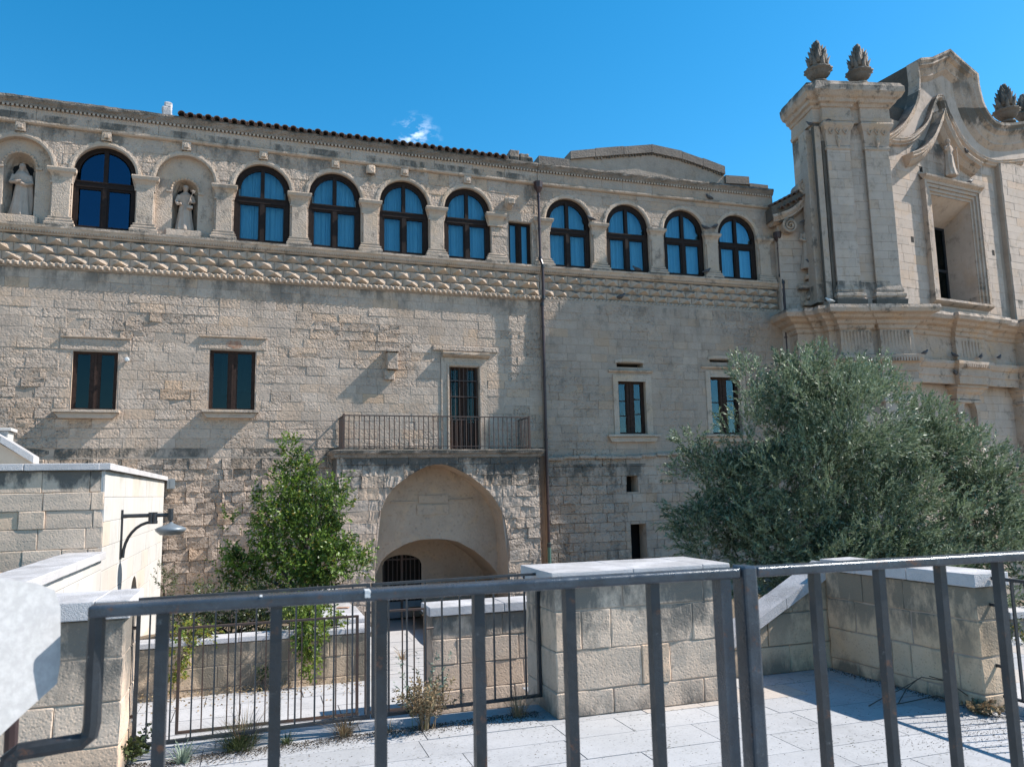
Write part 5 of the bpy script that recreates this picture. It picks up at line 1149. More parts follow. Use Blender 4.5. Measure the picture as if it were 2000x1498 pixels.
# ================================================================ PIGEONS
def pigeon_mesh(mat):
    m = MB(); pts = [(-.17, 0, .045), (-.12, 0, .055), (-.06, 0, .07), (.0, 0, .085), (.05, 0, .105), (.085, 0, .14), (.10, 0, .165), (.125, 0, .175), (.145, 0, .17)]
    m.tube(pts, [.012, .03, .052, .06, .052, .034, .03, .026, .006], 8); m.tube([(.14, 0, .172), (.165, 0, .163)], [.008, .002], 4)
    for s in (-1, 1): m.tube([(.0, s * .02, .05), (.01, s * .022, 0)], .006, 4); m.tube([(.05, s * .045, .1), (-.05, s * .055, .08), (-.15, s * .02, .055)], [.02, .024, .006], 5)
    return m.mesh('pigeon', mat, True)
PM = pigeon_mesh(M['bird']); PMW = pigeon_mesh(M['birdwhite'])
def pigeon(px, py, fr, v, label, flip=1, me=PM, s=.92):
    u, z = fr.hit(px, py, v); w = fr.w(u, v, 0); o = bpy.data.objects.new('pigeon', me); COL.objects.link(o); o.location = (w[0], w[1], z); o.scale = (s, s, s)
    o.rotation_euler = (0, 0, fr.ang + (0 if flip > 0 else math.pi) + random.uniform(-.5, .5)); tag(o, label, 'pigeon', 'pigeons perched on the buildings')
pigeon(1386, 390, FB, -.05, 'dark pigeon on the thin moulding under the gable of the right wing', -1)
pigeon(1213, 584, FB, -.09, 'dark pigeon on the rope moulding below the second arched window of the right wing')
pigeon(1155, 432, FB, -.1, 'pale grey pigeon on the capital just right of the central downpipe window', -1)
pigeon(1378, 449, FB, -.1, 'pigeon on the left edge of the last pier capital before the rightmost arched window', -1)
pigeon(1397, 447, FB, -.1, 'pigeon on the right half of the last pier capital before the rightmost arched window')
pigeon(1381, 534, FB, -.14, 'pigeon standing on the sill between the third and fourth windows of the right wing')
pigeon(1244, 530, FB, -.14, 'pigeon on the sill below the right pane of the second window in the right wing', -1)
pigeon(1583, 247, CLF, -.12, 'black bird at the far left corner under the church cornice', -1)
pigeon(1619, 240, CLF, -.2, 'black bird on the capital of the left church pilaster')
pigeon(1888, 300, CCF, -.42, 'dark bird on the right arm of the ogee hood', -1)
pigeon(1895, 359, CCF, -.25, 'dark bird at the right end of the church window top')
pigeon(1807, 693, CCF, -.3, 'pigeon at the left end of the church ledge above the olive tree')
pigeon(1865, 698, CCF, -.3, 'pigeon on the church ledge just left of the fluted block', -1)
pigeon(1916, 701, CCF, -.42, 'pigeon on the church ledge just right of the fluted block')
pigeon(1952, 702, CCF, -.3, 'rightmost pigeon on the upper church ledge')
pigeon(1867, 733, CCF, -.24, 'pigeon on the left end of the capital above the shell niche', -1)
pigeon(1916, 734, CCF, -.24, 'pigeon on the right end of the capital above the shell niche')
pigeon(1571, 437, CLF, VV - .2, 'dark bird standing on the head of the broken figure')
pigeon(1583, 516, CLF, VV - .3, 'dark bird beside the feet of the broken figure', -1)
pigeon(1621, 592, CLF, -.2, 'white bird resting on the lower church cornice', -1, PMW)

# ================================================================ COURT WALLS
def tthing(name, label, cat, group=None, fr=T): return thing(name, label, cat, fr=fr, group=group)
def coping(th, x0, x1, y0, y1, z0, z1, ln=0.75, ov=0.035, mat='cap'):
    x = x0 - ov
    while x < x1 + ov - .05:
        w = ln * random.uniform(.85, 1.2); b = min(x + w, x1 + ov)
        if x1 + ov - b < .2: b = x1 + ov
        m = MB(); rock(m, x + .002, b - .002, y0 - ov, y1 + ov, z0 + .002, z1, .003, .008, .3); m.build('coping_stone', M[mat], th); x = b
pw = tthing('stone_pillar_wall', 'thick block wall end with white coping just right of the double gate', 'wall')
block_wall(pw, 0, 1.68, -.38, .38, -.0, [.21, .33, .33, .21], .8, M['court'], amp=.010, seg=.10, bev=.010, g=.004)
coping(pw, 0, 1.68, -.38, .38, 1.08, 1.2)
m = MB(); m.box(.02, 1.66, -.36, .5, -2.2, -.0); m.build('footing', M['mortar'], pw)
lpw = tthing('stone_pillar_wall', 'stained block wall end with pale coping behind the left end of the handrail', 'wall')
block_wall(lpw, -5.4, -3.28, -.62, .02, -.0, [.24, .29, .29, .26], .9, M['court'], amp=.008, seg=.12, bev=.009, g=.0035)
coping(lpw, -5.4, -3.28, -.62, .02, 1.08, 1.21)
sw = tthing('low_wall', 'short stained block wall with rough white coping behind the right gate leaf', 'wall')
block_wall(sw, -.58, 1.6, 1.87, 2.27, -.47, [.24, .27, .27, .25], .55, M['courtlow'], amp=.008, seg=.15, g=.005); coping(sw, -.58, 1.6, 1.87, 2.27, .56, .66)
plw = tthing('planter_wall', 'low beige block wall holding the planted bed in the court', 'wall')
block_wall(plw, -4.9, -.95, 4.1, 4.38, -.72, [.26, .26, .27], .5, M['courtbounce'], amp=.006, seg=.2); coping(plw, -4.9, -.95, 4.1, 4.38, .07, .14, ov=.02)
plr = Frame(T.w(-.95, 4.4, 0), T.ang + math.pi / 2)
plw2 = thing('planter_wall', 'side wall of the planted bed running back along the path to the porch', 'wall', fr=plr)
block_wall(plw2, 0, 5.0, 0, .3, -1.6, [.3, .3, .28, .28, .28, .23], .5, M['courtbounce'], amp=.006); coping(plw2, 0, 5.0, 0, .3, .07, .14, ov=.02)
m = MB(); rock(m, .1, 1.4, -.01, .55, .14, .2, .005, .01, .4); m.build('stone_slab', M['cap'], plw2)
m = MB(); sg = plr.w(1.2, .2, 0); m.box(-.09, .09, -.06, .06, 0, .012); m.box(-.07, .07, -.045, .0, .0125, .015); o = m.build('red_scrap', M['rust']); o.location = (sg[0], sg[1], .203); tag(o, 'small red and white scrap lying on the slab beside the path', 'litter')
bed = bpy.data.objects.new('planting_bed', None); COL.objects.link(bed); bed.location = (T.o[0], T.o[1], 0); bed.rotation_euler = (0, 0, T.ang); bed['kind'] = 'structure'
m = MB(); n = 16
for i in range(n + 1):
    for j in range(n + 1): x = -7 + 5.8 * i / n; y = 4.36 + 9.5 * j / n; m.v.append((x, y, .04 - .14 * max(0, y - 4.9) + .08 * noise.noise(Vector((x, y, 0))))); m.t.append((1, 1, 0))
m.f = [(i * (n + 1) + j, (i + 1) * (n + 1) + j, (i + 1) * (n + 1) + j + 1, i * (n + 1) + j + 1) for i in range(n) for j in range(n)]; m.build('bed_soil', M['earth'], bed)
gb = MB(); gb.v = [T.w(*p) for p in ((1.75, .56, -.9), (16, .56, -.9), (16, 16, -1.3), (1.75, 16, -1.3))]; gb.t = [(1, 1, 0)] * 4; gb.f = [(0, 1, 2, 3)]; o = gb.build('garden_ground', M['earth']); o['kind'] = 'structure'
# right: sloped wall and wall end
lw = tthing('sloping_wall', 'beige block wall with sloping pale coping at the back of the terrace', 'wall')
a1, z1_ = T.hit(1481, 1206, .27); a2, z2_ = T.hit(1606, 1113, .27)
tf = lambda x: z1_ - .10 + (z2_ - z1_) * (x - a1) / (a2 - a1)
block_wall(lw, 1.75, 3.36, .27, .55, -.0, [.27, .32, .32, .3], .62, M['courtbounce'], topfn=lambda x: min(tf(x), 1.0), amp=.007, seg=.16, core=False)
m = MB(); prism(m, [(1.77, -.8), (3.36, -.8), (3.36, .95), (2.6, tf(2.6) - .03), (1.77, tf(1.77) - .03)], .29, .53); m.build('mortar_core', M['mortar'], lw)
xs = [1.75, 2.3, 2.78, 3.14, 3.4]
for a, b in zip(xs, xs[1:]):
    tb = min(tf(b), 1.012); m = MB(); prism(m, [(a + .004, min(tf(a), 1.012)), (b - .004, tb), (b - .004, tb + .105), (a + .004, min(tf(a), 1.012) + .105)], .235, .58); m.build('coping_stone', M['cap'], lw)
RF = Frame((3.25, 8.5), math.atan2(6.87 - 8.5, 3.88 - 3.25))
rwall = thing('terrace_wall', 'stained block wall with flat white coping along the right side of the terrace', 'wall', fr=RF)
block_wall(rwall, 0, 1.75, 0, .34, 0, [.12, .30, .30, .28], .62, M['courtbounce'], amp=.008, seg=.12, bev=.010)
coping(rwall, 0, 1.75, 0, .34, 1.0, 1.115, .55)
F3 = Frame(RF.w(1.79, .17, 0), T.ang - math.pi / 2)
f3 = thing('iron_fence', 'thin iron fence running on from the right terrace wall end', 'fence', fr=F3)
m = MB(); m.box(0, 4.2, -.02, .02, 1.06, 1.085); m.build('top_rail', M['iron'], f3); m = MB(); m.box(0, 4.2, -.015, .015, .1, .12); m.build('bottom_rail', M['iron'], f3)
bar3 = MB().box(-.007, .007, -.014, .014, .12, 1.06).mesh('bar', M['iron'])
for i in range(33): link('bar', bar3, f3, (.05 + .128 * i, 0, 0))
for z in (.35, .85): m = MB(); m.box(-.1, .03, -.012, .012, z - .012, z + .012); m.build('wall_fixing', M['iron'], f3)
kb = thing('kerb', 'pale stone kerb under the right iron fence', 'kerb', fr=F3)
for i in range(4): m = MB(); rock(m, .02 + i * 1.05, 1.05 + i * 1.05, -.02, .5, -.02, .07, .004, .012, .4); m.build('kerb_stone', M['cap'], kb)
# far right bits of court
q = P_Y(1972, 1195, 11.5); gw = thing('low_wall', 'low stone garden wall beyond the thin fence at the right edge', 'wall', loc=(q[0], q[1], 0), rz=T.ang)
block_wall(gw, 0, 5, 0, .3, -1.0, [.3, .3, .3, q[2] + .1 - .1], .6, M['court'], amp=.006); coping(gw, 0, 5, 0, .3, q[2] - .1, q[2])
# white wall with its corner
WC = (-5.9, 11.45); WWF = Frame(WC, math.atan2(.949, -.314)); FFF = Frame((WC[0] - .003, WC[1] - .003), R(20))
wh = thing('corner_building', 'low pale block building with white coping, bright lit side and a small arched window', 'building', fr=WWF)
aw = WWF.hit(259, 1200, 0); awc = aw[0]; awr = .42; awz = WWF.hit(259, 1127, 0)[1] - awr
bb = masonry(WWF, 0, 8.2, -1.8, 2.31, .335, .85, v=0, holes=[(awc - awr, awc + awr, -.6, awz)], arches=[arch_fn(awc, awr, awz)], wear=lambda u, z: .05, base_amp=.001, rough_amp=.004, proud=.002, tintv=.03)
bb += masonry(WWF, -5.4, -.0, -1.8, 1.06, .3, .8, v=.0, wear=lambda u, z: .1, base_amp=.001, rough_amp=.005, proud=.002, tintv=.04)
emit(bb, wh, M['white'], 300)
fb_ = masonry(FFF, -5.5, -.0, -1.2, 2.31, .27, .6, v=0, wear=lambda u, z: .35, base_amp=.004, rough_amp=.014, proud=.006, tintv=.08)
fb_ = [(a, [WWF.l(FFF.w(*p)) for p in vs], fs, t) for (a, vs, fs, t) in fb_]; emit(fb_, wh, M['courthigh'], 200, name='front_stone')
m = MB(); sheet(m, -5.4, 8.2, -1.9, 1.05, holes=[(awc - awr, awc + awr, -.6, awz)], arches=[arch_fn(awc, awr, awz)], v=.025); sheet(m, 0, 8.2, 1.05, 2.33, v=.025)
reveal(m, arch_pts(awc, awr, -.6, awz, 12), 0, .3); m.box(.02, 8.2, .35, 3, -1.9, 2.3); m.build('mortar_backing', M['white'], wh)
m = MB(); sheet(m, -5.5, .0, -1.2, 2.32, v=.03); m.v = [WWF.l(FFF.w(*p)) for p in m.v]; m.build('mortar_joints', M['mortar'], wh)
m = MB(); sheet(m, awc - awr, awc + awr, -.6, awz + awr, v=.28); wdw = m.build('arched_window', M['black'], wh)
for k in range(5): m = MB(); x = awc - awr + (k + .5) * awr * 2 / 5; m.bar((x, .12, -.6), (x, .12, awz + .3), .02); m.build('grille_bar', M['iron'], wdw)
x = 0.0
for k in range(9): b = x + .95; m = MB(); rock(m, x - (.06 if k == 0 else 0) + .002, min(b, 8.3), -.07, .4, 2.32, 2.42, .004, .01, .4); m.build('coping_stone', M['cap'], wh); x = b
x = -.07
for k in range(6):
    b = x - .95; m = MB(); rock(m, b + .003, x - .003, -.06, .4, 2.32, 2.42, .004, .01, .4); m.v = [WWF.l(FFF.w(*p)) for p in m.v]; m.build('coping_stone', M['cap'], wh); x = b
x = -.03
for k in range(7):
    b = x - .8; m = MB(); rock(m, b + .003, x, -.06, .46, 1.065, 1.17, .004, .012, .35); m.build('coping_stone', M['cap'], wh); x = b
m = MB(); m.box(-5.4, -.02, .03, .4, -1.8, 1.06); m.build('parapet_core', M['mortar'], wh)
# sloping parapet far left
SPF = Frame(P_Y(60, 890, 13.6), R(20)); sp = thing('sloping_parapet', 'sloping white coping with a small block at the far left above the stained wall', 'wall', fr=SPF)
sps = [SPF.hit(*p) for p in ((-70, 815), (0, 853), (66, 893))]
m = MB(); prism(m, [(sps[0][0], 1.0), (sps[2][0], 1.0), (sps[2][0], sps[2][1] - .1), (sps[0][0], sps[0][1] - .1)], .05, .4); m.build('wall_face', M['court'], sp)
for (p, q) in zip(sps, sps[1:]): m = MB(); prism(m, [(p[0] + .005, p[1] - .10), (q[0] - .005, q[1] - .10), (q[0] - .005, q[1] + .02), (p[0] + .005, p[1] + .02)], 0, .45); m.build('coping_stone', M['cap'], sp)
u0_, z0_ = SPF.hit(-60, 868, .5); u1_, z1_ = SPF.hit(20, 842, .5); m = MB(); rock(m, u0_, u1_ - .03, .5, .9, z0_ - .3, z1_, .004, .01, .4); rock(m, u0_, u1_ + .02, .47, .93, z1_, z1_ + .06, .004, .01, .4); m.build('parapet_block', M['white'], sp)
# near white block at the left edge
WNF = Frame(P_Y(84, 1300, .955)[:2], R(62)); wn_ = thing('wall_coping_block', 'bright white stone slab end very close at the left edge with a handrail shadow', 'wall', fr=WNF)
pp = [WNF.hit(*p) for p in ((-140, 1140), (60, 1162), (88, 1172), (96, 1195), (95, 1300), (91, 1325), (60, 1352), (20, 1388), (-20, 1425), (-140, 1520))]
m = MB(); prism(m, pp, 0, .25)
bmz = bmesh.new(); me0 = m.mesh('t', M['cap']); bmz.from_mesh(me0); bmesh.ops.bevel(bmz, geom=[e for e in bmz.edges if e.is_manifold and len(e.link_faces) == 2 and e.calc_face_angle(0) > .9], offset=.014, segments=4, affect='EDGES'); bmz.to_mesh(me0); bmz.free(); link('slab_end', me0, wn_)
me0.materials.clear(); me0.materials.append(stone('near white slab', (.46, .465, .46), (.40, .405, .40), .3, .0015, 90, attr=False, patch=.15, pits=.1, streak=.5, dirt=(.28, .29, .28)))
m = MB(); q0 = WNF.hit(22, 1400, .12); q1 = WNF.hit(30, 1498, .12); m.tube([(q0[0], .12, q0[1] + .05), (q1[0], .12, q1[1] - .4)], .008, 8); m.build('post', M['pipe'], wn_)

# ================================================================ LAMP
lu, lz0 = WWF.hit(237, 1003, 0); _, lz1 = WWF.hit(237, 1090, 0)
lw_ = WWF.w(lu, 0, 0); LF = Frame(lw_[:2], math.atan2(.314, .949))      # x leaves the wall
lt = thing('wall_lamp', 'dark bracket lamp with grey disc shade on the white side wall', 'lamp', fr=LF)
e = LF.hit(333, 1003, 0)[0]; lz = lz0 - .01
m = MB(); m.box(0.0, .03, -.03, .03, lz1, lz0 + .06); m.build('wall_plate', M['iron'], lt)
m = MB(); m.tube([(.02, 0, lz - .03), (e, 0, lz - .03)], .032, 10); m.tube([(e, 0, lz - .12), (e, 0, lz + .07)], .045, 12); m.tube([(e, 0, lz - .11), (e + .01, 0, lz - .2)], .02, 8); m.build('arm', M['iron'], lt)
m = MB(); m.tube([(.05, 0, lz1 + .02)] + [(e * .62 - (e * .62 - .05) * math.cos(t), 0, lz1 + .05 + (lz - .14 - lz1 - .05) * math.sin(t)) for t in np.linspace(0, math.pi / 2, 9)] + [(e * .74, 0, lz - .14)], .024, 8); m.build('brace', M['iron'], lt)
for x in (e * .60, e * .68): m = MB(); m.tube([(x, 0, lz - .17), (x, 0, lz + .02)], .04, 8); m.build('clamp', M['iron'], lt)
hz = LF.hit(332, 1043, 0)[1]; hr = .235
m = MB(); m.lathe((e + .01, 0, hz), [(.17, 0), (.235, .06), (.24, .09), (.20, .115), (.10, .15), (.04, .175), (.02, .2)], 28); m.build('lamp_shade', M['lampgrey'], lt, True)
m = MB(); m.lathe((e + .01, 0, hz), [(.0, -.012), (.165, -.008), (.168, .004)], 24); m.build('diffuser', M['lampglass'], lt)
bx = FA.hit(334, 945, -.1); m = MB(); m.box(bx[0] - .09, bx[0] + .09, -.13, -.03, bx[1] - .12, bx[1] + .12); m.box(bx[0] - .02, bx[0] + .07, -.135, -.13, bx[1] - .1, bx[1] + .1); m.build('meter_box', M['lampglass'], LW)

# ================================================================ FENCES
F1 = Frame((-2.86, 6.04), math.atan2(1.21, 3.06)); L1 = 3.285
def f1u(px): return F1.hit(px, 1300, 0)[0]
fz0, fz1 = .10, 1.165
def gate(name, label, pxs, u0, u1, fr, z0, z1, mat, group, bw=.012, bd=.020, rw_=.02):
    g_ = thing(name, label, 'gate', fr=fr, group=group)
    m = MB(); m.box(u0, u1, -.022, .022, z1 - rw_, z1); m.build('top_rail', mat, g_)
    m = MB(); m.box(u0, u1, -.018, .018, z0, z0 + rw_ * 1.2); m.build('bottom_rail', mat, g_)
    bmx = MB().box(-bw / 2, bw / 2, -bd / 2, bd / 2, z0 + rw_ * 1.2, z1 - rw_).mesh('bar', mat); ps = MB().box(-.014, .014, -.02, .02, z0, z1 - .001).mesh('stile', mat)
    for u in pxs: link('bar', bmx, g_, (u, 0, 0))
    for u in (u0 + .014, u1 - .014): link('stile', ps, g_, (u, 0, 0))
    return g_
us = [f1u(x) for x in (290, 335, 376, 419, 459, 499, 538, 577, 615, 652, 688)]
gl1 = gate('iron_gate', 'left leaf of the long iron gate with thin vertical bars, beside the stained wall end', us, f1u(263), f1u(722), F1, fz0, fz1, M['iron'], 'leaves of the double gate')
us = [f1u(x) for x in (759, 795, 831, 864, 899, 932, 966, 997, 1027)]
gl2 = gate('iron_gate', 'right leaf of the long iron gate, hinged on the white topped wall end', us, f1u(726), f1u(1056), F1, fz0, fz1, M['iron'], 'leaves of the double gate')
for z in (.32, .95): m = MB(); m.tube([(f1u(1050), 0, z), (f1u(1050) + .16, -.02, z)], .014, 6); m.build('hinge', M['ironfar'], gl2)
for z in (.32, .95): m = MB(); m.tube([(f1u(268) - .1, 0, z), (f1u(268), 0, z)], .014, 6); m.build('hinge', M['ironfar'], gl1)
m = MB(); m.box(f1u(263) - .06, f1u(263) - .035, -.02, .02, .0, 1.17); m.build('hinge_post', M['iron'], gl1)
F2 = Frame(T.w(-3.13, 1.80, 0), T.ang); 
def f2u(px): return F2.hit(px, 1300, 0)[0]
ga = gate('iron_gate', 'lower inner iron gate leaf on the left, standing on the court floor', [f2u(x) for x in (396, 445, 470, 519, 564, 589, 633, 656, 678)], f2u(346), f2u(700), F2, -.36, .64, M['ironfar'], 'leaves of the inner gate', .012, .02)
gb_ = gate('iron_gate', 'narrow inner iron gate leaf fixed to the short low wall', [f2u(x) for x in (735, 760, 786, 809)], f2u(712), f2u(833), F2, -.36, .67, M['ironfar'], 'leaves of the inner gate', .012, .02)
for z in (-.1, .45): m = MB(); m.tube([(f2u(830), 0, z), (f2u(830) + .1, 0.02, z)], .012, 6); m.build('hinge', M['ironfar'], gb_)

# ================================================================ FOREGROUND HANDRAIL
HF = Frame((-.502, .970), R(17.39)); ZR = 1.776
hr_ = thing('iron_railing', 'close dark iron railing with square bars crossing the whole foreground', 'railing', fr=HF)
m = MB(); m.box(-.008, .876, -.016, .018, ZR - .0145, ZR); o = m.build('handrail', M['irontop'], hr_)
m = MB(); m.box(.905, 2.6, -.016, .018, ZR - .0145, ZR); m.build('handrail', M['irontop'], hr_)
for o in list(hr_.children): b = o.modifiers.new('b', 'BEVEL'); b.width = .0035; b.segments = 3
m = MB(); m.tube([(0, 0, ZR - .012), (0, 0, 1.640), (-.002, 0, 1.628), (-.010, 0, 1.621), (-.074, 0, 1.617), (-.083, 0, 1.610), (-.085, 0, 1.598), (-.085, 0, .45)], .0098, 8); o = m.build('rail_end', M['iron'], hr_); 
bmF = MB().box(-.0072, .0072, -.0085, .0085, .47, ZR - .0147).mesh('bar', M['iron']); 
bmN = MB().box(-.0064, .0064, -.0075, .0075, .47, ZR - .0147).mesh('bar', M['iron'])
for k in range(6): link('bar', bmF, hr_, (.0729 + .1325 * k, 0, 0))
for k in range(13): link('bar', bmN, hr_, (1.018 + .1245 * k, 0, 0))
m = MB(); m.box(-.009, .009, -.012, .012, .47, ZR - .0147); link('post', m.mesh('post', M['irontop']), hr_, (.851, 0, 0))
m = MB(); m.box(-.0122, .0122, -.017, .017, .45, ZR + .003); o = link('post', m.mesh('post', M['irontop']), hr_, (.8915, -.001, 0)); b = o.modifiers.new('b', 'BEVEL'); b.width = .004; b.segments = 2
m = MB(); m.box(-.1, 2.6, -.015, .015, .50, .53); m.build('bottom_rail', M['iron'], hr_)
for (px, w_) in ((715, .004), (510, .0018)):  # white bird droppings on the handrail
    u = HF.hit(px, 1148, 0)[0]; m = MB(); rock(m, u - w_, u + w_, -.0172, -.004, ZR - .010 if w_ > .003 else ZR - .001, ZR + .0008, .0006, .0008, .003); m.build('bird_dropping', M['birdwhite'], hr_)

# ================================================================ PLANTS
def rnd_dir(n): d = rng.normal(size=(n, 3)); return d / np.linalg.norm(d, axis=1, keepdims=True)
def leaf_mesh(name, P, D, L, Wd, mat, shade=None, yellow=0.0, droop=.15):
    """one folded quad per leaf"""
    n = len(P); D = D / np.linalg.norm(D, axis=1, keepdims=True); up = rnd_dir(n); side = np.cross(D, up); side /= np.linalg.norm(side, axis=1, keepdims=True) + 1e-9
    nn = np.cross(side, D); L = (L * rng.uniform(.7, 1.25, n))[:, None]; Wd = (Wd * rng.uniform(.8, 1.2, n))[:, None]
    tip = P + D * L; tip[:, 2] -= (droop * L[:, 0]); mid = P + D * L * .45 + nn * L * .06
    V = np.stack([P, mid + side * Wd, tip, mid - side * Wd], 1).reshape(-1, 3); Q = np.arange(n * 4).reshape(n, 4)
    t = np.zeros((n, 3), np.float32); t[:, 0] = np.clip((shade if shade is not None else rng.uniform(0, 1, n)) + rng.normal(0, .18, n), 0, 1); t[:, 2] = (rng.random(n) < yellow) * rng.uniform(.3, .9, n)
    return big_mesh(name, V, Q, mat, np.repeat(t, 4, 0))
def twig_leaves(base, dirs, per, tl, spread, L):
    """leaves arranged along short twigs"""
    n = len(base); k = np.repeat(np.arange(n), per); s = np.tile(np.linspace(.08, 1, per), n) * tl * np.repeat(rng.uniform(.6, 1.3, n), per)
    d = dirs[k]; P = base[k] + d * s[:, None] + rng.normal(0, L * .08, (n * per, 3)); D = d + rnd_dir(n * per) * spread
    return P, D, k
HW = [(rnd_dir(1)[0], rng.uniform(3.2, 9.5), rng.uniform(0, 6)) for _ in range(9)]
def crown(lobes, twigs_m2, per, tl, L, Wd, mat, name, holes=0, up=.35, yellow=0., inner=.35, spread=.8, shell=(.72, 1.02), low=None, rough=.28):
    Ps, Ds, Sh = [], [], []
    for (c, r) in lobes:
        c = np.array(c, float); r = np.array(r if hasattr(r, '__len__') else (r, r, r), float); area = 4 * math.pi * (r.mean() ** 2); n = int(area * twigs_m2)
        d = rnd_dir(n); cl = rnd_dir(max(6, int(area * 3.2)))                     # clump directions
        near = np.argmax(d @ cl.T, 1); clv = rng.normal(0, 1, len(cl)); a = (d @ cl.T).max(1); an = (a - a.mean()) / (a.std() + 1e-6)
        rad = rng.uniform(shell[0], shell[1], n) + rough * .30 * np.clip(clv[near], -1.5, 1.5) + rough * .30 * np.clip(an, -2, 1.3)
        keep = (rng.random(n) < np.clip(.62 + .33 * an, .12, 1)); d, near, rad, a = d[keep], near[keep], rad[keep], a[keep]; n = len(d)
        if holes:
            b = c + d * r * rad[:, None]; h = sum(np.sin(b @ (rd * f) + ph) for rd, f, ph in HW) / 2.6; keep = h > holes - 1.0 + 0.35 * rng.random(n); d, near, rad, a = d[keep], near[keep], rad[keep], a[keep]; n = len(d)
        ins = rng.random(n) < inner; rad[ins] = rng.uniform(.15, .75, ins.sum())
        b = c + d * r * rad[:, None]; g_ = d + np.array([0, 0, up]) + rnd_dir(n) * .55; g_ /= np.linalg.norm(g_, axis=1, keepdims=True)
        P, D, k = twig_leaves(b, g_, per, tl, spread, L); Ps.append(P); Ds.append(D); Sh.append(np.clip(.42 + .30 * clv[near][k], 0, 1))
    P, D, Sh = np.concatenate(Ps), np.concatenate(Ds), np.concatenate(Sh)
    if low is not None: k = P[:, 2] > low; P, D, Sh = P[k], D[k], Sh[k]
    return leaf_mesh(name, P, D, L, Wd, mat, Sh, yellow)
def lobe(px, py, rp, y, sq=1.0, dy=0.8):
    c = P_Y(px, py, y); r = rp / FPX * y; return (c, (r, r * dy, r * sq))
def tree(name, label, cat, base, lobes, trunk, crownme, limb_mat='bark'):
    t = thing(name, label, cat, loc=tuple(base))
    b = Vector(base)
    m = MB(); 
    for (pts, r0, r1) in trunk: m.tube([Vector(p) - b for p in pts], [r0 + (r1 - r0) * i / (len(pts) - 1) for i in range(len(pts))], 8)
    m.build('trunk', M[limb_mat], t, True); o = link('crown', crownme, t); o.location = (-b.x, -b.y, -b.z); return t
YO = 12.8
ol = [lobe(*q) for q in ((1610, 850, 135, 12.8), (1550, 755, 60, 12.6), (1595, 745, 50, 12.7), (1645, 748, 52, 12.9), (1700, 780, 62, 12.8), (1760, 860, 88, 12.9), (1820, 860, 60, 12.9), (1930, 945, 60, 12.9), (1500, 840, 85, 12.5), (1462, 765, 34, 12.5, 1.6), (1440, 870, 60, 12.4),
     (1375, 930, 62, 12.3), (1350, 1000, 45, 12.2), (1430, 985, 90, 12.2), (1540, 960, 120, 12.2), (1640, 990, 130, 12.0), (1570, 1080, 120, 11.9), (1460, 1080, 90, 12.0), (1380, 1060, 62, 12.1), (1730, 1000, 120, 12.3),
     (1830, 930, 90, 12.8), (1900, 915, 60, 12.9), (1880, 1000, 95, 12.7), (1940, 1030, 70, 12.8), (1830, 1080, 100, 12.3), (1930, 1100, 85, 12.6), (2010, 1090, 70, 12.9), (2040, 1020, 60, 13.2), (1720, 1110, 110, 11.9), (1520, 1160, 65, 11.7), (1640, 1150, 90, 11.7), (1800, 1150, 80, 12.0), (1930, 1180, 60, 12.3), (1990, 1170, 60, 12.4), (1350, 860, 30, 12.2), (1650, 850, 120, 12.1))]
ome = crown(ol, 165, 15, .22, .074, .0095, M['olive'], 'crown', holes=.34, up=.6, inner=.25, spread=.55, rough=.46)
bx_ = P_Y(1640, 1200, 12.9); bz = -1.0
tr = [([(bx_[0], bx_[1], bz), (bx_[0] + .1, bx_[1], .1), (bx_[0] - .1, bx_[1], 1.2)], .26, .17)]
for q in ((1610, 835, 13), (1430, 985, 12.6), (1760, 870, 13), (1880, 1000, 12.9), (1540, 960, 12.6), (1700, 1000, 12.6)):
    e_ = P_Y(*q); tr.append(([(bx_[0], bx_[1], .2), tuple((np.array([bx_[0], bx_[1], .8]) + e_) / 2 + np.array([0, 0, -.2])), tuple(e_)], .12, .03))
tree('olive_tree', 'large round silvery olive tree in front of the church', 'tree', (bx_[0], bx_[1], bz), ol, tr, ome)
pg = [lobe(*q) for q in ((568, 888, 11, 13.2, 2.4), (574, 915, 15, 13.2, 1.6), (560, 945, 26, 13.2), (600, 925, 12, 13.2, 1.8), (612, 948, 22, 13.2, 1.3), (520, 975, 26, 13.2), (490, 965, 12, 13.3), (548, 985, 30, 13.0), (600, 990, 34, 13.0), (654, 930, 9, 13.1, 1.8), (648, 965, 20, 13.0), (660, 1000, 24, 12.9),
     (560, 1035, 46, 12.9), (620, 1040, 44, 12.8), (475, 1030, 22, 13.2), (450, 1022, 10, 13.3), (505, 1040, 32, 13.0), (668, 1050, 30, 12.8), (500, 1090, 40, 13.0), (555, 1100, 46, 12.6), (610, 1100, 44, 12.6), (655, 1100, 38, 12.6), (698, 1088, 16, 12.8), (455, 1100, 22, 13.0), (445, 1130, 18, 13.0), (490, 1135, 36, 12.8), (700, 1112, 14, 12.7), (545, 1160, 40, 12.7), (600, 1165, 44, 12.5), (640, 1150, 30, 12.5))]
pme = crown(pg, 300, 9, .19, .058, .016, M['green'], 'crown', up=.7, holes=.2, yellow=.05, inner=.2, spread=.9, rough=.60)
b_ = P_Y(590, 1230, 12.9); b_[2] = .0
tr = [([(b_[0], b_[1], 0), (b_[0], b_[1], .5), (b_[0] + .05, b_[1], 1.2), tuple(P_Y(572, 930, 13.2))], .07, .012)]
for q in ((500, 1050, 13.1), (660, 1000, 13), (612, 940, 13.2), (460, 1100, 13)): tr.append(([(b_[0], b_[1], .3), tuple((b_ + P_Y(*q)) / 2 + np.array([0, 0, .15])), tuple(P_Y(*q))], .035, .01))
tree('shrub_tree', 'bright green bushy young tree standing in the planted bed by the porch', 'tree', tuple(b_), pg, tr, pme)
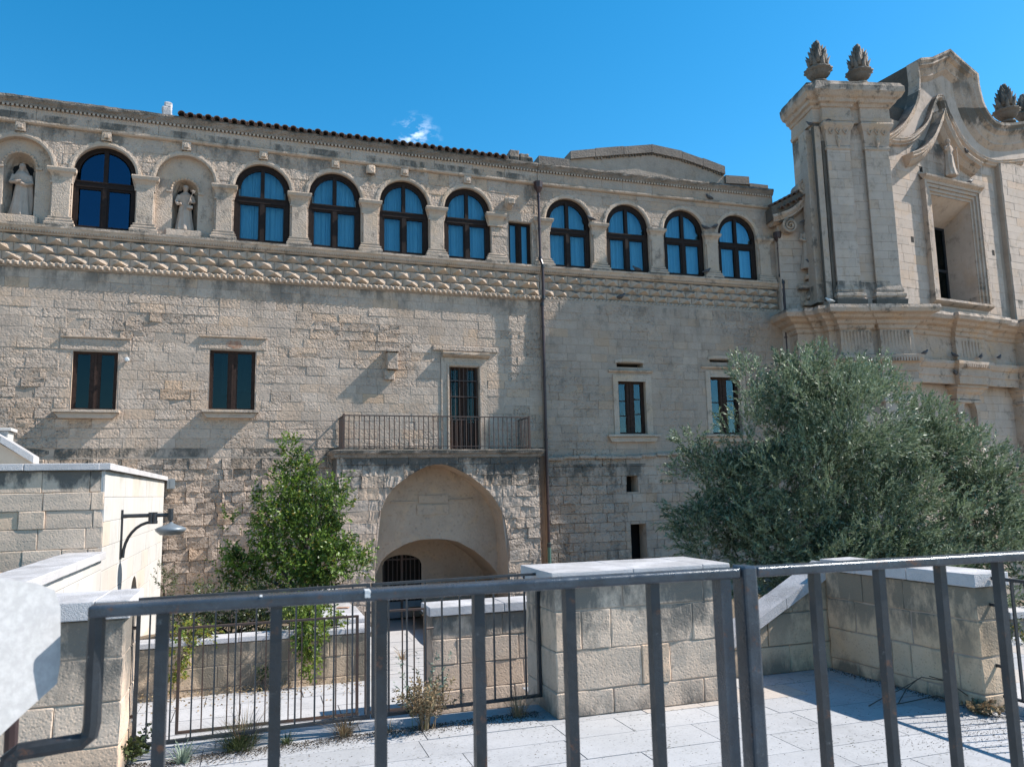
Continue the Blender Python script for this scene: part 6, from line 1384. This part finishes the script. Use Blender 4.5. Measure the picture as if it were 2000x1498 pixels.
def bush(name, label, cat, lobes, mat, dens, per, tl, L, Wd, base, yellow=0., inner=.3, up=.5, spread=.9, low=None):
    me = crown(lobes, dens, per, tl, L, Wd, mat, 'foliage', up=up, yellow=yellow, inner=inner, spread=spread, low=low); t = thing(name, label, cat, loc=tuple(base)); o = link('foliage', me, t); o.location = (-base[0], -base[1], -base[2])
    m = MB()
    for c, r in lobes[:5]: m.tube([(0, 0, 0), tuple((np.array(c) - np.array(base)) * .9)], [.02, .006], 5)
    m.build('stem', M['bark'], t); return t
bush('shrub', 'dark low shrub under the young tree behind the planter wall', 'shrub', [lobe(*q) for q in ((400, 1200, 40, 11.9), (460, 1195, 46, 12.1), (520, 1200, 45, 12.0), (365, 1208, 25, 11.7), (560, 1200, 40, 12.1))], M['dark leaf'], 190, 9, .2, .06, .012, tuple(P_Y(450, 1240, 12.1)), yellow=.05)
bush('shrub', 'small dark green plant between the white side wall and the convent', 'shrub', [lobe(*q) for q in ((320, 1125, 14, 15.5, 1.8), (322, 1150, 16, 15.5, 1.3))], M['dark leaf'], 90, 8, .16, .06, .010, tuple(P_Y(320, 1170, 15.5)), up=1.2)
bush('climbing_vine', 'yellow green vine hanging over the planter wall near its middle', 'vine', [lobe(*q) for q in ((605, 1190, 30, 10.75), (602, 1222, 24, 10.52, 1.2), (598, 1250, 17, 10.45, 1.4), (600, 1278, 15, 10.45, 1.4), (606, 1302, 13, 10.45, 1.2), (640, 1205, 22, 10.9), (655, 1220, 16, 10.8), (580, 1195, 25, 10.9), (618, 1240, 13, 10.46, 1.5))], M['vine'], 330, 8, .10, .045, .013, tuple(P_Y(605, 1235, 10.6)), up=-.4)
bush('climbing_vine', 'yellow and orange leaved vine hanging at the left end of the planter wall', 'vine', [lobe(*q) for q in ((365, 1242, 22, 10.2), (392, 1238, 18, 10.3), (352, 1268, 17, 10.05, 1.4), (347, 1300, 12, 10.03, 1.6), (412, 1240, 14, 10.35), (345, 1325, 8, 10.03, 1.6))], M['vine'], 380, 8, .09, .04, .012, tuple(P_Y(370, 1262, 10.1)), yellow=.4, up=-.3)
bush('shrub', 'dark green and yellow plant beyond the thin fence at the right edge', 'shrub', [lobe(*q) for q in ((1990, 1265, 26, 9.5), (2020, 1290, 30, 9.5), (1985, 1240, 14, 9.6))], M['dark leaf'], 150, 8, .13, .05, .012, tuple(P_Y(1995, 1310, 9.4)), yellow=.2)
bush('shrub', 'small green plant at the foot of the planter wall', 'shrub', [lobe(*q) for q in ((512, 1325, 12, 10.3), (520, 1318, 8, 10.3))], M['dark leaf'], 300, 7, .08, .04, .012, tuple(P_Y(513, 1335, 10.3)))
def tuft(name, label, cat, px, py, z, n, h, spread, mat, w=.004, leafy=0, lmat=None, lL=.03, lW=.006, arch=.5, group=None):
    p = P_Z(px, py, z); t = thing(name, label, cat, loc=tuple(p), group=group); V = []; Q = []; tips = []
    for i in range(n):
        a = rng.uniform(0, 6.283); r0 = rng.uniform(0, spread * .35); lean = rng.uniform(.1, 1) * spread; hh = h * rng.uniform(.45, 1.1); base = np.array([r0 * math.cos(a), r0 * math.sin(a), 0]); o_ = np.array([math.cos(a), math.sin(a), 0]); sd = np.array([-o_[1], o_[0], 0]) * w
        k0 = len(V); K = 5
        for j in range(K + 1):
            s = j / K; q = base + o_ * lean * s ** 1.6 + np.array([0, 0, hh * (s - arch * .35 * s * s)]); ww = (1 - s) * .9 + .12; V += [q + sd * ww, q - sd * ww]
            if j >= 2: tips.append((q, o_ * .6 + np.array([0, 0, 1.0])))
        for j in range(K): Q.append((k0 + 2 * j, k0 + 2 * j + 1, k0 + 2 * j + 3, k0 + 2 * j + 2))
    tt = np.repeat(rng.uniform(0, 1, (n, 1)), 12, 0) * np.array([[1, 0, 0]]); me = big_mesh('blades', np.array(V), Q, mat, tt.astype(np.float32)); link('blades', me, t)
    if leafy:
        b = np.array([x[0] for x in tips]); d = np.array([x[1] for x in tips]); P, D, k = twig_leaves(b, d, leafy, h * .12, 1.2, lL); link('leaves', leaf_mesh('leaves', P, D, lL, lW, lmat or mat), t)
    return t
tuft('weed', 'bushy green weed with violet flowers at the foot of the left wall end', 'weed', 235, 1494, 0, 40, .20, .24, M['dark leaf'], .003, 5, M['dark leaf'], .045, .012)
fl = thing('flower', 'pale violet flower sprig above the green weed by the handrail end', 'flower', loc=tuple(P_Z(190, 1490, 0)))
m = MB()
for i in range(9): c = Vector((random.uniform(-.05, .05), random.uniform(-.03, .03), .13 + random.uniform(-.04, .05))); m.tube([c, c + Vector((random.uniform(-.012, .012), 0, .014))], [.004, .009], 5)
m.build('petals', M['petal'], fl); m = MB(); m.tube([(0, 0, 0), (.01, 0, .14)], .003, 4); m.build('stem', M['greygreen'], fl)
tuft('weed', 'grey green rosette weed on the terrace edge by the first thick bar', 'weed', 355, 1488, 0, 60, .13, .16, M['greygreen'], .009, 0, arch=.2)
tuft('grass_tuft', 'wide tuft of green and dry grass at the foot of the left gate leaf', 'grass', 468, 1462, 0, 330, .22, .36, M['dark leaf'], .003, 0)
tuft('grass_tuft', 'dry straw stalks rising from the widest grass tuft', 'grass', 480, 1452, 0, 130, .34, .30, M['dry'], .0026, 0)
tuft('grass_tuft', 'small half dry grass tuft below the middle of the gate', 'grass', 672, 1436, 0, 200, .18, .22, M['dry'], .003, 0)
tuft('grass_tuft', 'low green grass growing beside the second thick bar', 'grass', 560, 1452, 0, 80, .10, .16, M['dark leaf'], .003, 0)
tuft('weed', 'tall brown leaved weed standing before the right gate leaf', 'weed', 832, 1424, 0, 48, .40, .24, M['dry'], .004, 10, M['dry'], .035, .007)
tuft('weed', 'green topped shoots of the tall weed by the gate', 'weed', 822, 1420, 0, 14, .50, .26, M['vine'], .003, 6, M['greygreen'], .035, .006, arch=.1)
tuft('weed', 'reddish dry wiry weed near the gate hinge', 'weed', 1012, 1398, 0, 120, .24, .26, M['dry'], .0024, 0)
tuft('weed', 'dry weed at the base of the thick bar left of the tall weed', 'weed', 760, 1430, 0, 40, .14, .13, M['dry'], .002, 0)
tuft('weed', 'crumpled dead leaves at the foot of the right terrace wall end', 'weed', 1915, 1392, 0, 40, .07, .14, M['dry'], .008, 4, M['dry'], .04, .015)
for i, (px, py) in enumerate(((385, 1335), (450, 1332), (640, 1316), (700, 1308))):
    tuft('weed', ['dry weed at the left foot of the planter wall', 'dry stalks at the planter wall below the dark shrub', 'dry weed at the planter wall right of the hanging vine', 'dry grass at the right end of the planter wall'][i], 'weed', px, py, -.5, 50, .22, .2, M['dry'], .003)
tuft('weed', 'orange dry weed beside the path to the porch', 'weed', 785, 1288, -.62, 40, .2, .25, M['dry'], .005)
# dead branch on the terrace
dbp = P_Z(1760, 1375, 0); db = thing('dead_branch', 'thin dead bramble branch lying on the terrace by the right wall', 'branch', loc=tuple(dbp)); m = MB()
def tp(px, py, z=0.01): q = P_Z(px, py, z) - dbp; return tuple(q)
for pts in (((1697, 1378, .01), (1725, 1362, .03), (1760, 1345, .12), (1800, 1322, .22), (1850, 1330, .2), (1910, 1372, .03)), ((1725, 1378, .02), (1765, 1372, .02), (1830, 1358, .03), (1905, 1384, .02)), ((1755, 1372, .02), (1770, 1345, .05), (1790, 1328, .12)), ((1815, 1320, .2), (1870, 1335, .14), (1930, 1390, .02))):
    m.tube([tp(*p) for p in pts], .0045, 5)
m.build('twig', M['bark'], db)
# dry leaves and grit scattered in court and along the gate
def litter(name, polyfn, n, z, mat, size):
    P = np.array([polyfn() for _ in range(n)]); P = np.column_stack([P, z(P)]); D = rnd_dir(n); D[:, 2] *= .25
    me = leaf_mesh(name, P, D, size, size * .3, mat, droop=0); o = link(name, me); o['kind'] = 'stuff'; return o
tag(litter('dry_leaves', lambda: T.w(random.uniform(-4.6, -1.1), 4.05 - abs(random.gauss(0, .45)), 0)[:2], 700, lambda P: np.full(len(P), -.46), M['dry'], .035), 'scattered dry leaves on the court floor below the planter wall', 'leaves')
tag(litter('soil_grit', lambda: F1.w(random.uniform(-.2, 3.2), -.06 - abs(random.gauss(0, .12)), 0)[:2], 5200, lambda P: rng.uniform(.004, .012, len(P)), M['bark'], .014), 'dark soil and crumbs gathered along the foot of the gate', 'soil')
tag(litter('soil_grit', lambda: RF.w(random.uniform(0, 2.1), -.02 - abs(random.gauss(0, .05)), 0)[:2], 900, lambda P: rng.uniform(.004, .012, len(P)), M['bark'], .014), 'dark soil along the foot of the right terrace wall', 'soil')

tag(litter('soil_grit', lambda: T.w(random.gauss(3.0, .45), random.gauss(-1.9, .22), 0)[:2], 1800, lambda P: rng.uniform(.003, .006, len(P)), M['bark'], .010), 'grey crumbs and lichen dust in a patch on the open terrace paving', 'dust')
tag(litter('soil_grit', lambda: T.w(random.uniform(-3, 3.2), random.uniform(-3.2, -.2), 0)[:2], 2200, lambda P: rng.uniform(.003, .006, len(P)), M['bark'], .009), 'fine crumbs strewn over the whole terrace paving', 'dust')
